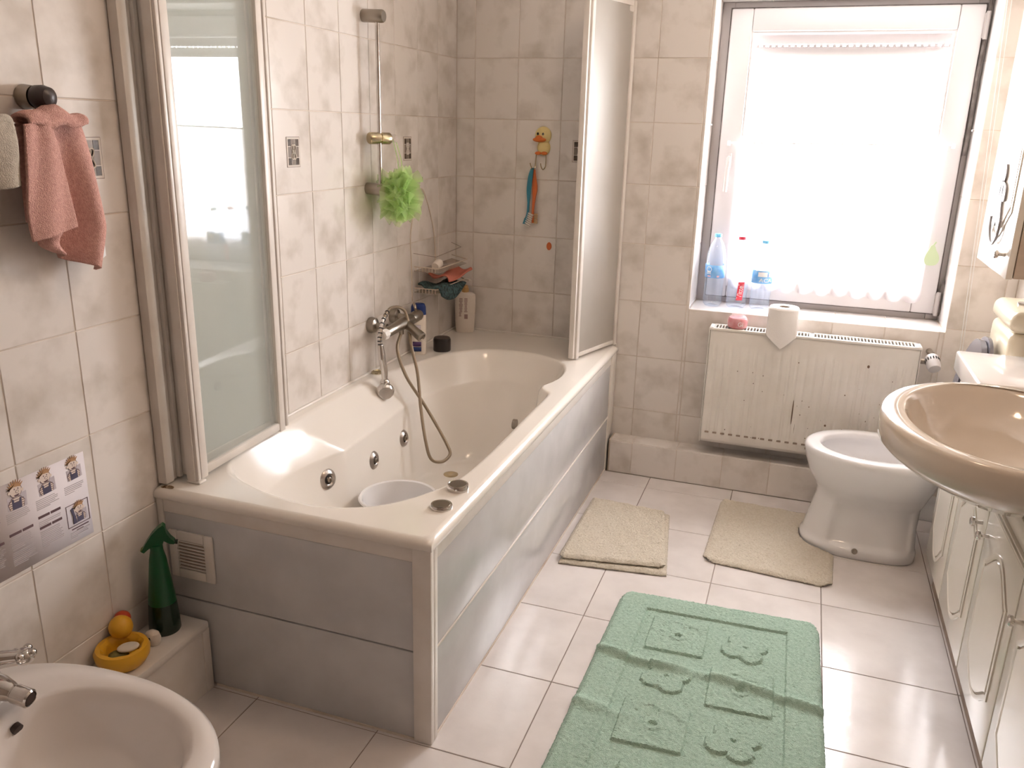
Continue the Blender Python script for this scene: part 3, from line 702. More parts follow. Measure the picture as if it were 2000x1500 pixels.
# ---------------------------------------------------------------- bottles on the bath edge
def rrect_loop(c, hx, hy, z, rot=0.0, n=40, p=3.0):
    out = []
    for k in range(n):
        t = 2 * pi * k / n; ct_, st_ = cos(t), sin(t)
        x = hx * math.copysign(abs(ct_) ** (2 / p), ct_); y = hy * math.copysign(abs(st_) ** (2 / p), st_)
        out.append((c[0] + x * cos(rot) - y * sin(rot), c[1] + x * sin(rot) + y * cos(rot), z))
    return out
def facing_patch(c, a, z0, z1, w0, dist, fn_depth=0):
    pass
# the direction in which the bottles' labels face (towards the room)
lot = thing('lotion_bottle', 'white pump lotion bottle with amber collar in the bath corner', 'bottle', (.075, -.06, BZ))
ra = R_(20)
def lloop(hx, hy, z, p=2.6): return rrect_loop((.075, -.06), hx, hy, z, ra, 40, p)
g = G(); g.loft([lloop(.040, .022, BZ), lloop(.043, .025, BZ + .006), lloop(.046, .026, BZ + .05), lloop(.048, .027, BZ + .11), lloop(.049, .027, BZ + .165), lloop(.047, .026, BZ + .18), lloop(.036, .020, BZ + .188), lloop(.018, .014, BZ + .192)], True, True, True); g.obj('body', 'bottle_white', lot)
g = G(); g.lathe([(.017, 0), (.017, .018), (.013, .020), (.013, .030), (.007, .033)], (.075, -.06, BZ + .191), 24); g.obj('pump_collar', 'pump', lot)
g = G(); g.cyl((.075, -.06, BZ + .222), (.075, -.06, BZ + .245), .005, n=12); g.obox((.083, -.064, BZ + .250), ((.9, -.43, 0), (.43, .9, 0), (0, 0, 1)), (.052, .014, .010), .004); g.obj('pump_head', 'bottle_white', lot)
dx, dn = Vector((cos(ra), sin(ra), 0)), Vector((sin(ra), -cos(ra), 0))
g = G(); rnd = random.Random(5)
for row in range(16):
    zz = BZ + .163 - row * .0068
    for (s0, s1) in ((-.028, -.010), (-.004, .012)) if row < 10 else (((-.028, -.016),) if row < 13 else ()):
        ln = rnd.uniform(.6, 1.0); c = Vector((.075, -.06, zz)) + dx * ((s0 + s1) / 2) + dn * (.0268 - .03 * ((s0 + s1) / 2) ** 2 / .01 * .1)
        g.obox(c, (dx, dn, (0, 0, 1)), ((s1 - s0) * ln, .0012, .0038))
c = Vector((.075, -.06, BZ + .078)) + dx * .005 + dn * .0262; g.obox(c, (dx, dn, (0, 0, 1)), (.016, .0012, .022))
g.obj('label_print', 'label_brown', lot)

shp = thing('shampoo_bottle', 'white shampoo bottle with navy cap behind the bath tap', 'bottle', (.05, -.52, BZ))
rb = R_(28)
def sloop(hx, hy, z, off=0): return rrect_loop((.052 + off * cos(rb), -.52 + off * sin(rb)), hx, hy, z, rb, 40, 2.5)
g = G(); g.loft([sloop(.030, .017, BZ), sloop(.033, .020, BZ + .005), sloop(.033, .020, BZ + .10), sloop(.032, .019, BZ + .168), sloop(.030, .018, BZ + .172)], True, True, True); g.obj('body', 'bottle_white', shp)
g = G(); g.loft([sloop(.0325, .0195, BZ + .172), sloop(.031, .0185, BZ + .205), sloop(.026, .016, BZ + .217), sloop(.018, .012, BZ + .220)], True, True, True); g.obj('cap', 'navy_cap', shp)
dxs, dns = Vector((cos(rb), sin(rb), 0)), Vector((sin(rb), -cos(rb), 0))
def spatch(s0, s1, z0, z1, m_, nm):
    g = G(); g.grid(lambda u, v: tuple(Vector((.052, -.52, 0)) + dxs * (s0 + (s1 - s0) * u) + dns * (.0212 * (1 - abs((s0 + (s1 - s0) * u) / .033) ** 2.5) ** .4 + .0004) + Vector((0, 0, BZ + z0 + (z1 - z0) * v))), 12, 2); return g.obj(nm, m_, shp, solid=.0006)
spatch(-.026, .010, .016, .035, 'navy_cap', 'label_band'); spatch(-.026, .010, .038, .058, 'violet', 'label_band'); spatch(-.024, .008, .10, .13, 'ink_shade', 'label_band')

g = G(); g.lathe([(.036, 0), (.038, .004), (.038, .050), (.036, .055), (.0, .055)], (.118, -.425, BZ), 36); jr = thing('black_jar', 'low black round jar standing on the bath edge beside the shampoo', 'jar', (.118, -.425, BZ))
g.obj('lid', 'black', jr)
g = G(); g.lathe([(.034, 0), (.034, .003), (.0, .003)], (.118, -.425, BZ + .055), 36); g.obj('lid_disc', 'dark_knob', jr)

# white tub standing in the bath
bc = thing('plastic_basin', 'white round plastic basin standing inside the bathtub', 'basin', (.345, -1.30, .147))
g = G(); cc = (.345, -1.30, .147); g.lathe([(.0, 0), (.098, 0), (.104, .006), (.126, .145), (.134, .149), (.136, .154), (.132, .158), (.124, .156), (.120, .146), (.099, .010), (.0, .006)], cc, 56, caps=False); g.obj('body', 'white_cer', bc)
g = G(); g.lathe([(.117, .118), (.1195, .121), (.1185, .125)], cc, 56, caps=False); g.obj('inner_ridge', 'white_cer', bc)

# ---------------------------------------------------------------- duck hook with brushes
dk = thing('duck_hook', 'yellow duck-shaped wall hook with two wire hooks', 'hook', (.415, 0, 1.35))
g = G(); g.sphere((.414, -.004, 1.483), .037, .018, .038, 28, 16); g.obj('head', 'duck_yellow', dk)
g = G(); g.sphere((.418, -.003, 1.432), .030, .015, .034, 28, 16); g.obj('body', 'duck_yellow', dk)
g = G(); g.sphere((.402, -.020, 1.465), .031, .015, .0105, 24, 12); g.sphere((.400, -.022, 1.470), .018, .014, .0135, 20, 10); g.obj('beak', 'orange', dk)
for x, z in ((.394, 1.490), (.418, 1.489)):
    g = G(); g.sphere((x, -.0215, z), .0048, .003, .0058, 14, 8); g.obj('eye', 'black', dk)
for x in (.397, .425):
    g = G(); g.sphere((x, -.018, 1.408), .015, .008, .0075, 18, 10); g.obj('foot', 'orange', dk)
g = G(); g.tube([(.388, -.012, 1.408), (.386, -.014, 1.37), (.385, -.018, 1.345), (.379, -.030, 1.335), (.372, -.036, 1.352), (.368, -.037, 1.366)], .0022, 8, sub=24); g.obj('wire_hook', 'brass', dk)
g = G(); g.tube([(.432, -.012, 1.408), (.433, -.014, 1.365), (.431, -.018, 1.348), (.425, -.030, 1.340), (.418, -.035, 1.352), (.416, -.036, 1.366)], .0022, 8, sub=24); g.obj('wire_hook', 'brass', dk)
br = thing('scrub_brush', 'teal-handled brush with white bristles hanging from the duck hook', 'brush', (.365, -.03, 1.1))
g = G(); pts = crom([(.377, -.030, 1.345), (.370, -.030, 1.31), (.364, -.030, 1.25), (.364, -.030, 1.19), (.362, -.030, 1.15), (.353, -.030, 1.118), (.347, -.030, 1.100)], 30)
g.loft([[(p.x - .0075 * k, p.y - .004, p.z), (p.x + .0075 * k, p.y - .004, p.z), (p.x + .0075 * k, p.y + .004, p.z), (p.x - .0075 * k, p.y + .004, p.z)] for p, k in [(p, (.55 + .75 * sin(pi * min(1, i / 14)) * (i < 14) + (.35 if i > 22 else 0) + .1)) for i, p in enumerate(pts)]], True, True, True); g.obj('handle', 'blue_brush', br)
bsh = None
for k in range(7):
    z = 1.150 - k * .0085; x = .364 - k * .0026
    if bsh is None:
        g = G(); g.obox((x + .012, -.030, z - .006), ((.92, 0, -.38), (0, 1, 0), (.38, 0, .92)), (.026, .010, .0045)); bsh = g.obj('bristle_tuft', 'bristle', br); b0 = (x, z)
    else:
        o = bsh.copy(); COL.objects.link(o); o.parent = br; o.location = (x - b0[0], 0, z - b0[1])
ob_ = thing('nail_brush', 'orange-handled brush with brown bristles hanging behind the teal one', 'brush', (.385, -.02, 1.1))
g = G(); pts = crom([(.383, -.020, 1.338), (.385, -.019, 1.30), (.388, -.018, 1.255), (.385, -.018, 1.21), (.382, -.018, 1.15), (.383, -.018, 1.105)], 30)
g.loft([[(p.x - .010 * k, p.y - .0045, p.z), (p.x + .010 * k, p.y - .0045, p.z), (p.x + .010 * k, p.y + .0045, p.z), (p.x - .010 * k, p.y + .0045, p.z)] for p, k in [(p, .45 + .65 * math.exp(-((i - 11) / 6) ** 2)) for i, p in enumerate(pts)]], True, True, True); g.obj('handle', 'orange_brush', ob_)
g = G()
for k in range(6): g.box(.388, .404, -.022, -.014, 1.104 + k * .0075, 1.1085 + k * .0075)
g.obj('bristles', 'pump', ob_)

# ---------------------------------------------------------------- towels
rk = thing('towel_rail', 'chrome wall towel rail with a dark round end knob', 'towel rail', (.04, -2.3, 1.48))
g = G(); g.rev([(.024, 0), (.025, .1), (.022, 1)], (0, -2.262, 1.546), (.03, -2.262, 1.546), 28); g.obj('collar', 'brushed', rk)
g = G(); g.rev([(.020, 0), (.023, .12), (.0235, .5), (.019, .85), (.010, .98), (.0, 1)], (.03, -2.262, 1.546), (.072, -2.258, 1.546), 28); g.obj('knob', 'dark_knob', rk)
g = G(); g.tube([(.022, -2.262, 1.54), (.03, -2.262, 1.51), (.055, -2.262, 1.497), (.062, -2.28, 1.493), (.062, -2.36, 1.493), (.062, -2.95, 1.493)], .005, 10); g.obj('bar', 'chrome', rk)
tp_ = thing('pink_towel', 'pink terry hand towel draped over the towel rail', 'towel', (.07, -2.25, 1.18))
def strip(left, right, xf, nu=30, nv=44):
    Lc = crom([(a, b, 0) for a, b in left], nv); Rc = crom([(a, b, 0) for a, b in right], nv)
    def fn(u, v):
        i = min(int(v * (nv - 1) + .5), nv - 1); p = Lc[i] * (1 - u) + Rc[i] * u
        return (xf(u, v), p.x, p.y)
    return G().grid(fn, nu, nv)
g = strip([(-2.345, 1.493), (-2.352, 1.448), (-2.358, 1.39), (-2.366, 1.321), (-2.363, 1.267)], [(-2.285, 1.500), (-2.272, 1.447), (-2.263, 1.385), (-2.26, 1.333), (-2.258, 1.288)],
          lambda u, v: .082 + .010 * sin(2.6 * u + .5) * v + .008 * v * u + .003 * sin(9 * u + 5 * v)); g.obj('front_flap', 'towel_pink', tp_, solid=.006)
g = strip([(-2.315, 1.500), (-2.312, 1.436), (-2.312, 1.356), (-2.318, 1.30), (-2.335, 1.262), (-2.30, 1.24)], [(-2.191, 1.510), (-2.171, 1.45), (-2.154, 1.379), (-2.141, 1.289), (-2.146, 1.246), (-2.178, 1.182)],
          lambda u, v: .058 + .028 * min(1, v * 1.6) * sin(9.8 * u - .4 + .8 * v) + .008 * sin(4 * v + 3 * u) * v, 40); g.obj('back_flap', 'towel_pink', tp_, solid=.006)
def saddle(u, v):
    t = pi * (v * 1.15 - .05); y = -2.335 + .145 * u
    return (.062 + .022 * cos(t), y + .004 * sin(8 * v), 1.494 + (.016 + .018 * sin(pi * u) ** 2) * sin(t) + .004 * sin(14 * u))
g = G().grid(saddle, 24, 14); g.obj('rolled_fold', 'towel_pink', tp_, solid=.007)
g = strip([(-2.315, 1.500), (-2.32, 1.43), (-2.325, 1.30)], [(-2.19, 1.508), (-2.165, 1.42), (-2.14, 1.21)], lambda u, v: .030 + .006 * sin(8 * u), 20, 20); g.obj('inner_layer', 'towel_pink', tp_, solid=.006)
g = G(); g.grid(lambda u, v: (.040, -2.158 + .02 * u, 1.243 - .045 * v + .01 * u), 3, 3); g.obj('care_tag', 'print_white', tp_, solid=.001)
tb = thing('beige_towel', 'beige terry towel hanging on the rail beside the pink one', 'towel', (.07, -2.45, 1.37))
g = G().grid(lambda u, v: (.078 + .006 * sin(14 * u) * v + .004 * sin(5 * v), -2.366 - .16 * u, 1.498 - .12 * v - .006 * sin(6 * u) * v), 30, 24); g.obj('front_layer', 'towel_beige', tb, solid=.007)
g = G().grid(lambda u, v: (.046, -2.368 - .16 * u, 1.498 - .11 * v), 16, 12); g.obj('back_layer', 'towel_beige', tb, solid=.006)
g = G().grid(lambda u, v: (.062 + .017 * cos(pi * v), -2.366 - .16 * u, 1.496 + .012 * sin(pi * v)), 8, 10); g.obj('rolled_fold', 'towel_beige', tb, solid=.007)

# ---------------------------------------------------------------- paper sheet on the wall
pp = thing('instruction_sheet', 'white printed sheet with cartoon figures and text taped to the tiles', 'poster', (0, -2.38, .54))
PY, PZ = -2.238, .548     # right edge, bottom edge
def pf(a, b, d): return (d, -2.535 + a, PZ + b)      # a from the left edge 0..0.297, b height 0..0.21
g = G(); g.grid(lambda u, v: (.0012, -2.535 + .297 * u, PZ + .210 * v), 2, 2); g.obj('sheet', 'paper', pp, solid=.0008)
def prect(g, a0, a1, b0, b1, d=.0022): g.prism([(a0, b0), (a1, b0), (a1, b1), (a0, b1)], pf, .0016, d)
gt = G(); rnd = random.Random(11)
def para(a0, a1, b1, rows, pitch=.0042, sh=.0016):
    for r in range(rows):
        prect(gt, a0, a0 + (a1 - a0) * (rnd.uniform(.82, 1) if r < rows - 1 else rnd.uniform(.3, .6)), b1 - r * pitch - sh, b1 - r * pitch)
cols = [(.006, .066), (.080, .140), (.155, .215), (.232, .290)]
for i, (a0, a1) in enumerate(cols):
    para(a0, a1, .142, 6 if i < 3 else 5)
para(cols[1][0], cols[1][1], .083, 7); para(cols[1][0], cols[1][1], .050, 8)
para(cols[2][0], cols[2][1], .090, 3); para(cols[2][0], cols[2][1], .066, 10); para(cols[0][0], cols[0][1], .075, 12)
para(cols[3][0], cols[3][1], .026, 4)
tag(gt.obj('text_lines', 'ink_grey', pp), kind='stuff')
for a0, a1, b in ((cols[1][0], cols[1][1], .089), (cols[2][0], cols[2][1], .098), (cols[2][0], cols[2][1], .072), (cols[0][0], cols[0][1], .081)):
    for e0, e1 in ((a0, a0 + .030), (a0 + .033, a1)):
        g = G(); prect(g, e0, e1, b, b + .006); g.obj('heading_bar', 'ink', pp)
for e0, e1, b0, b1 in ((cols[3][0] + .005, cols[3][1] - .004, .032, .0345), (cols[3][0] + .018, cols[3][1] - .02, .027, .0285)):
    g = G(); prect(g, e0, e1, b0, b1); g.obj('caption_line', 'ink', pp)
def ell(cx, cy, rx, ry, n=24, rot=0): return [(cx + rx * cos(t) * cos(rot) - ry * sin(t) * sin(rot), cy + rx * cos(t) * sin(rot) + ry * sin(t) * cos(rot)) for t in [2 * pi * k / n for k in range(n)]]
def figure(cx, cy, s, tilt, broom=False):
    g = G()
    def T(pts): return [(cx + (a * cos(tilt) - b * sin(tilt)) * s, cy + (a * sin(tilt) + b * cos(tilt)) * s) for a, b in pts]
    def lay(pts, mi, d): g.mi = mi; g.prism(T(pts), pf, .0015, d)
    lay([(-.022, -.030), (.026, -.030), (.026, .004), (-.022, .0)], 1, .0018)                       # shaded ground
    lay([(-.017, -.030), (-.021, -.016), (-.010, -.003), (.011, -.003), (.021, -.014), (.018, -.030)], 0, .0021)
    lay([(-.016, -.029), (-.0195, -.017), (-.0095, -.0045), (.0105, -.0045), (.0195, -.0145), (.0165, -.029)], 2, .0023)
    for k in range(4): lay([(-.018, -.026 + k * .005), (.018, -.025 + k * .005), (.018, -.0235 + k * .005), (-.018, -.0245 + k * .005)], 0, .0024)
    lay([(-.011, -.030), (-.011, -.006), (-.007, -.006), (-.006, -.015), (.006, -.015), (.008, -.006), (.012, -.006), (.012, -.030)], 3, .0026)
    lay(ell(0, .012, .0155, .0165), 0, .0026); lay(ell(0, .012, .0142, .0152), 2, .0028)
    hair = []
    for k in range(10):
        t = .15 * pi + .80 * pi * k / 9
        hair.append((.0145 * cos(t), .014 + .0135 * sin(t))); t2 = t + .04 * pi; hair.append((.023 * cos(t2), .016 + .021 * sin(t2)))
    hair += [(-.0125, .018), (-.004, .021), (.006, .020), (.012, .018)]
    lay(hair, 4, .0030)
    for sx in (-1, 1): lay(ell(sx * .016, .010, .003, .004, 10), 2, .0029)
    lay(ell(.003, .009, .0042, .0036, 12), 0, .0031); lay(ell(.003, .009, .0034, .0028, 12), 2, .0032)
    lay([(-.006, .002), (.008, .0035), (.005, -.0015), (-.002, -.002)], 0, .0031)
    for x in (-.003, .006): lay(ell(x, .0155, .0012, .0020, 8), 0, .0031)
    if broom:
        lay([(-.030, .018), (-.022, .020), (-.017, -.006), (-.012, -.030), (-.026, -.030), (-.024, -.006)], 3, .0033)
    g.obj('cartoon_figure', ['ink', 'ink_shade', 'ink_skin', 'ink_navy', 'ink_hair'], pp)
figure(.110, .176, 1.0, -.05); figure(.186, .178, .95, .04); figure(.262, .180, .88, .04); figure(.034, .178, .9, 0)
g = G()
for (a0, a1, b0, b1) in ((.228, .292, .094, .0955), (.228, .292, .0395, .041), (.228, .2295, .0395, .0955), (.2905, .292, .0395, .0955)): prect(g, a0, a1, b0, b1)
g.obj('picture_border', 'ink', pp)
figure(.264, .070, .80, .02, True)

# ---------------------------------------------------------------- things on the pipe ledge
LZ = .212
sb = thing('spray_bottle', 'dark green trigger spray bottle on the pipe ledge by the bath', 'bottle', (.06, -2.105, LZ))
SP = (.062, -2.108)
g = G(); g.lathe([(.038, 0), (.040, .004), (.039, .03), (.035, .085)], (*SP, LZ), 36); g.obj('liquid_part', 'spray_liquid', sb)
g = G(); g.lathe([(.035, .085), (.028, .15), (.021, .21), (.016, .235), (.0155, .25)], (*SP, LZ), 36); g.obj('body', 'spray_green', sb)
u_ = Vector((.80, .60, 0)); v_ = Vector((-.60, .80, 0))
def sf(a, b, d): p = Vector((*SP, LZ)) + u_ * a + v_ * d; return (p.x, p.y, p.z + b)
g = G(); poly = [(-.016, .245), (.015, .248), (.020, .262), (.034, .252), (.044, .250), (.046, .256), (.036, .268), (.027, .285), (.026, .300), (.020, .306), (.010, .300), (-.008, .282), (-.022, .262), (-.036, .238), (-.030, .234)]
g.prism(poly, sf, -.011, .011); g.obj('trigger_head', 'spray_green', sb)
g = G(); g.prism([(-.038, .240), (-.030, .233), (-.024, .238), (-.030, .246)], sf, -.010, .010); g.obj('spray_lever', 'trigger_green', sb)
g = G(); g.cyl(sf(.043, .253, 0), sf(.052, .251, 0), .006, n=12); g.obj('nozzle', 'spray_liquid', sb)

dd = thing('duck_soap_dish', 'yellow duck-shaped plastic soap dish on the pipe ledge', 'soap dish', (.06, -2.235, LZ))
DC = (.068, -2.262)
def dish(r, z, kx=1.0, ky=1.0, wob=0.0): return [(DC[0] + (r * kx + wob * sin(9 * t)) * cos(t), DC[1] + (r * ky + wob * sin(9 * t)) * sin(t), LZ + z) for t in [2 * pi * k / 48 for k in range(48)]]
g = G(); g.loft([dish(.044, 0), dish(.052, .004), dish(.063, .022), dish(.065, .038), dish(.060, .049), dish(.050, .050, wob=.0015), dish(.043, .042, wob=.002), dish(.041, .030), dish(.040, .016), dish(.01, .014)], True, True, True); g.obj('bowl', 'dish_yellow', dd)
g = G(); g.sphere((.030, -2.222, LZ + .068), .029, .029, .030, 24, 16); g.obj('head', 'dish_yellow', dd)
g = G(); g.sphere((.020, -2.204, LZ + .081), .021, .020, .018, 20, 12); g.obj('beak', 'red_beak', dd)
g = G(); g.sphere((0, 0, 0), .027, .017, .008, 24, 12); so = tag(g.obj('soap_bar', 'soap', origin=(0, 0, 0)), 'white oval soap lying in the duck dish', 'soap'); so.location = (.078, -2.252, LZ + .040); so.rotation_euler = (.15, -.12, .5)
g = G(); g.sphere((.062, -2.270, LZ + .022), .026, .024, .010, 20, 10); tag(g.obj('soap_remnant', 'soap_green'), 'olive brown soap remnant under the white soap', 'soap')
g = G(); g.lathe([(.0, 0), (.016, 0), (.021, .008), (.022, .020), (.018, .032), (.009, .038), (.0, .039)], (.080, -2.172, LZ), 28, sy=.75); rt = thing('round_trinket', 'small beige rounded stopper between the duck dish and spray bottle', 'stopper', (.080, -2.172, LZ)); g.obj('body', 'bottle_white', rt)
g = G(); g.sphere((.0835, -2.1885, LZ + .023), .003, .0015, .005, 10, 6); g.obj('slot', 'dark', rt)

# ---------------------------------------------------------------- bidet
bd = thing('bidet', 'white ceramic bidet at the lower left by the wall', 'bidet', (.35, -2.66, 0))
BCY = -2.685
def egg(x0, x1, hw, z, k=.0, n=64, pw=2.4):
    """egg outline: back at x0 (flatter), front at x1"""
    out = []
    cx_, ax = (x0 + x1) / 2, (x1 - x0) / 2
    for j in range(n):
        t = 2 * pi * j / n; c, s = cos(t), sin(t)
        p = pw if c < 0 else 2.0
        x = cx_ + ax * math.copysign(abs(c) ** (2 / p), c); y = BCY + hw * math.copysign(abs(s) ** (2 / p), s)
        out.append((x, y, z))
    return out
BH = .40
L0 = [egg(.17, .50, .10, 0), egg(.165, .505, .105, .01), egg(.16, .47, .10, .10), egg(.15, .48, .115, .20), egg(.03, .58, .16, .27), egg(.015, .645, .195, .34), egg(.012, .664, .206, .375), egg(.014, .662, .205, .392), egg(.022, .652, .197, BH),
      egg(.185, .612, .160, BH), egg(.195, .602, .151, BH - .006), egg(.205, .588, .142, BH - .03), egg(.235, .545, .118, BH - .10), egg(.29, .47, .07, BH - .135), egg(.36, .40, .01, BH - .14)]
g = G(); g.loft(L0, True, True, True); g.obj('bowl', 'bidet_cer', bd, ang=60)
g = G(); g.rev([(.011, 0), (.011, 1)], (.203, -2.665, BH - .030), (.2135, -2.665, BH - .034), 16); g.obj('overflow_hole', 'dark_knob', bd)
bt = thing('bidet_tap', 'old chrome mixer tap on the back of the bidet', 'tap', (.12, -2.66, BH))
TY = -2.655
g = G(); g.lathe([(.036, 0), (.038, .006), (.034, .012), (.033, .035), (.036, .048), (.032, .066), (.020, .080)], (.118, TY, BH), 28); g.obj('base', 'chrome', bt)
g = G(); g.rev([(.026, 0), (.025, .35), (.019, .58), (.0165, .62), (.0165, .66), (.0185, .68), (.0185, .97), (.015, 1), (.012, .93)], (.125, TY, BH + .045), (.232, TY + .012, BH + .026), 24); g.obj('spout', 'chrome', bt)
g = G(); g.cyl((.2295, TY + .0118, BH + .0264), (.2312, TY + .012, BH + .0261), .0125, n=20); g.obj('aerator', 'dark_knob', bt)
for (dx_, dy_) in ((.055, .058), (-.01, -.062)):
    g = G(); c0 = Vector((.118, TY, BH + .074)); c1 = c0 + Vector((dx_, dy_, .004)); g.tube([c0, c0.lerp(c1, .4) + Vector((0, 0, .010)), c1], .016, 14, sub=14, rfn=lambda t: 1.05 - .25 * t); g.sphere(c1, .019, .019, .018)
    for q in range(4):
        a_ = q * pi / 2 + .4; g.sphere(c1 + Vector((.016 * cos(a_), .016 * sin(a_), .008)), .009, .009, .009, 12, 8)
    g.obj('handle', 'chrome', bt)
g = G(); g.sphere((.112, TY, BH + .094), .020, .020, .018); g.obj('top_knob', 'chrome', bt)

# ---------------------------------------------------------------- rugs
def rug(name, corners, nu, nv, hfn, matn, label, cat, mask=None, base=.002, parent=None, z0=0.0):
    A, Bc, C, D = [Vector((*c, 0)) for c in corners]     # A far-left, B far-right, C near-right, D near-left
    rnd = random.Random(hash(name) % 1000 if False else len(label))
    g = G()
    def fn(u, v):
        p = (A * (1 - u) + Bc * u) * (1 - v) + (D * (1 - u) + C * u) * v
        return (p.x + rnd.uniform(-.0012, .0012), p.y + rnd.uniform(-.0012, .0012), z0 + max(base, hfn(u, v) + rnd.uniform(-.0016, .0016)))
    g.grid(fn, nu, nv, mask); return g
def rmask(w_, h_, r):
    def f(u, v):
        x, y = u * w_, v * h_; dx_ = max(r - x, x - (w_ - r), 0); dy_ = max(r - y, y - (h_ - r), 0)
        return dx_ * dx_ + dy_ * dy_ <= r * r
    return f
RW, RH = .63, 1.10
def edge_d(u, v, w_, h_): return min(u * w_, (1 - u) * w_, v * h_, (1 - v) * h_)
def green_h(u, v):
    x, y = u * RW, v * RH; h = .017
    e = edge_d(u, v, RW, RH)
    if e < .012: h *= .35 + .65 * max(0, e) / .012
    fx, fy = x - .115, y - .115                     # inner field of two columns of squares
    cw, chh = .200, .215
    if -.02 < fx < 2 * cw + .02 and -.02 < fy < 4 * chh + .02:
        ci, ri = int(max(0, min(1, fx // cw))), int(max(0, min(3, fy // chh)))
        lx, ly = (fx - ci * cw) / cw - .5, (fy - ri * chh) / chh - .5
        inside = abs(lx) < .42 and abs(ly) < .42
        fl = 0
        for k in range(4):
            a = pi / 4 + k * pi / 2 + .3
            if math.hypot(lx - .19 * cos(a), ly - .19 * sin(a)) < .165: fl = 1
        if (ci + ri) % 2 == 0: h = .017 if (inside and not (math.hypot(lx, ly) < .05)) else .010
        else: h = .017 if fl else .010
        if (ci + ri) % 2 == 0 and inside and fl and math.hypot(lx, ly) > .12: h = .0145
    d1 = y - (.36 + .09 * u + .010 * sin(8 * u))   # two creases running across
    h += .017 * math.exp(-(d1 / .016) ** 2) * (1 - .5 * math.exp(-((u - .45) / .08) ** 2))
    d2 = y - (.62 + .10 * u)
    if u < .3: h += .012 * math.exp(-(d2 / .02) ** 2) * (.3 - u) / .3
    return h
g = rug('green_rug', [(1.108, -1.125), (1.735, -1.095), (1.760, -2.19), (1.085, -2.22)], 150, 260, green_h, 'rug_green', '', '', rmask(RW, RH, .07))
tag(g.obj('green_rug', 'rug_green', solid=.004), 'mint green bath rug with sculpted flowers and creases in the foreground', 'rug')
def beige_h(w_, h_, ph, top=.012):
    def f(u, v):
        e = edge_d(u, v, w_, h_); h = top + .002 * sin(26 * u + ph) * sin(20 * v + ph)
        if e < .014: h *= .3 + .7 * max(0, e) / .014
        return h
    return f
fm = thing('beige_bath_mat', 'folded beige bath mat on the floor beside the bath', 'bath mat', (1.0, -.73, 0))
g = rug('m1', [(.835, -.475), (1.158, -.470), (1.226, -.965), (.842, -1.018)], 100, 130, beige_h(.36, .51, 0), 'rug_beige', 'x', ''); 
g.obj('lower_layer', 'rug_beige', fm, solid=.003)
g = rug('m2', [(.832, -.455), (1.140, -.478), (1.216, -.935), (.836, -1.004)], 100, 130, beige_h(.36, .51, 1.7, .013), 'rug_beige', 'xy', '', rmask(.36, .51, .03), z0=.0145)
g.obj('upper_layer', 'rug_beige', fm, solid=.003)
def ped_mask(u, v):
    x = 1.335 + .46 * u; y = -.235 - .60 * v
    if not rmask(.46, .60, .05)(u, v): return False
    dy_ = abs(y + .425)
    if dy_ < .158 and (x > 1.872 or (abs(x - 1.872) / .212) ** 2.2 + (dy_ / .158) ** 2.2 < 1): return False
    return True
g = rug('ped', [(1.345, -.225), (1.80, -.250), (1.782, -.835), (1.330, -.800)], 120, 150, beige_h(.46, .60, .6), 'rug_beige', 'xyz', '', ped_mask)
tag(g.obj('pedestal_mat', 'rug_beige', solid=.003), 'beige contour mat around the foot of the toilet', 'bath mat')

# ---------------------------------------------------------------- toilet
to = thing('toilet', 'white ceramic pedestal toilet bowl without lowered seat by the window', 'toilet', (1.87, -.425, 0))
TCY = -.425
def tl(x0, x1, hw, z, pf_=2.0, pb=2.6, n=96, yc=TCY, rec=0.0):
    out = []; cx_, ax = (x0 + x1) / 2, (x1 - x0) / 2
    for j in range(n):
        t = 2 * pi * j / n; c, s = cos(t), sin(t); p = pb if c > 0 else pf_
        x = cx_ + ax * math.copysign(abs(c) ** (2 / p), c); q = max(0.0, min(1.0, (x - 1.765) / .02)) * max(0.0, min(1.0, (2.055 - x) / .02)); q = q * q * (3 - 2 * q)
        out.append((x, yc + (hw - rec * q) * math.copysign(abs(s) ** (2 / p), s), z))
    return out
L1 = [tl(1.668, 2.075, .148, .0, 2.2, 4), tl(1.664, 2.08, .152, .006, 2.2, 4), tl(1.664, 2.08, .152, .030, 2.2, 4), tl(1.670, 2.078, .146, .038, 2.2, 4), tl(1.673, 2.075, .138, .046, 2.2, 4, rec=.003), tl(1.675, 2.075, .136, .056, 2.2, 4, rec=.018), tl(1.690, 2.07, .124, .12, 2.2, 4, rec=.018), tl(1.704, 2.075, .117, .185, 2.2, 3, rec=.014), tl(1.706, 2.078, .117, .20, 2.2, 3), tl(1.704, 2.09, .125, .225, 2.1, 3),
      tl(1.690, 2.10, .150, .25), tl(1.667, 2.115, .174, .29), tl(1.650, 2.125, .188, .34), tl(1.642, 2.13, .194, .372), tl(1.641, 2.13, .196, .385), tl(1.646, 2.126, .191, .396), tl(1.654, 2.118, .183, .400),
      tl(1.690, 2.075, .150, .400), tl(1.698, 2.068, .142, .396), tl(1.702, 2.062, .138, .380), tl(1.690, 2.06, .142, .362), tl(1.715, 2.04, .128, .31), tl(1.77, 2.02, .10, .255), tl(1.80, 1.99, .07, .235), tl(1.88, 1.92, .01, .232)]
g = G(); g.loft(L1, True, True, True); g.obj('bowl', 'white_cer', to, ang=60)
g = G(); g.loft([tl(1.755, 2.03, .108, .266), tl(1.88, 1.92, .01, .2665)], True, False, True); g.obj('water', 'frame_grey', to)
g = G(); g.rev([(.009, 0), (.011, .2), (.010, .8), (.004, 1)], (1.86, TCY - .150, .036), (1.86, TCY - .162, .038), 14); g.obj('bolt_cap', 'brushed', to)
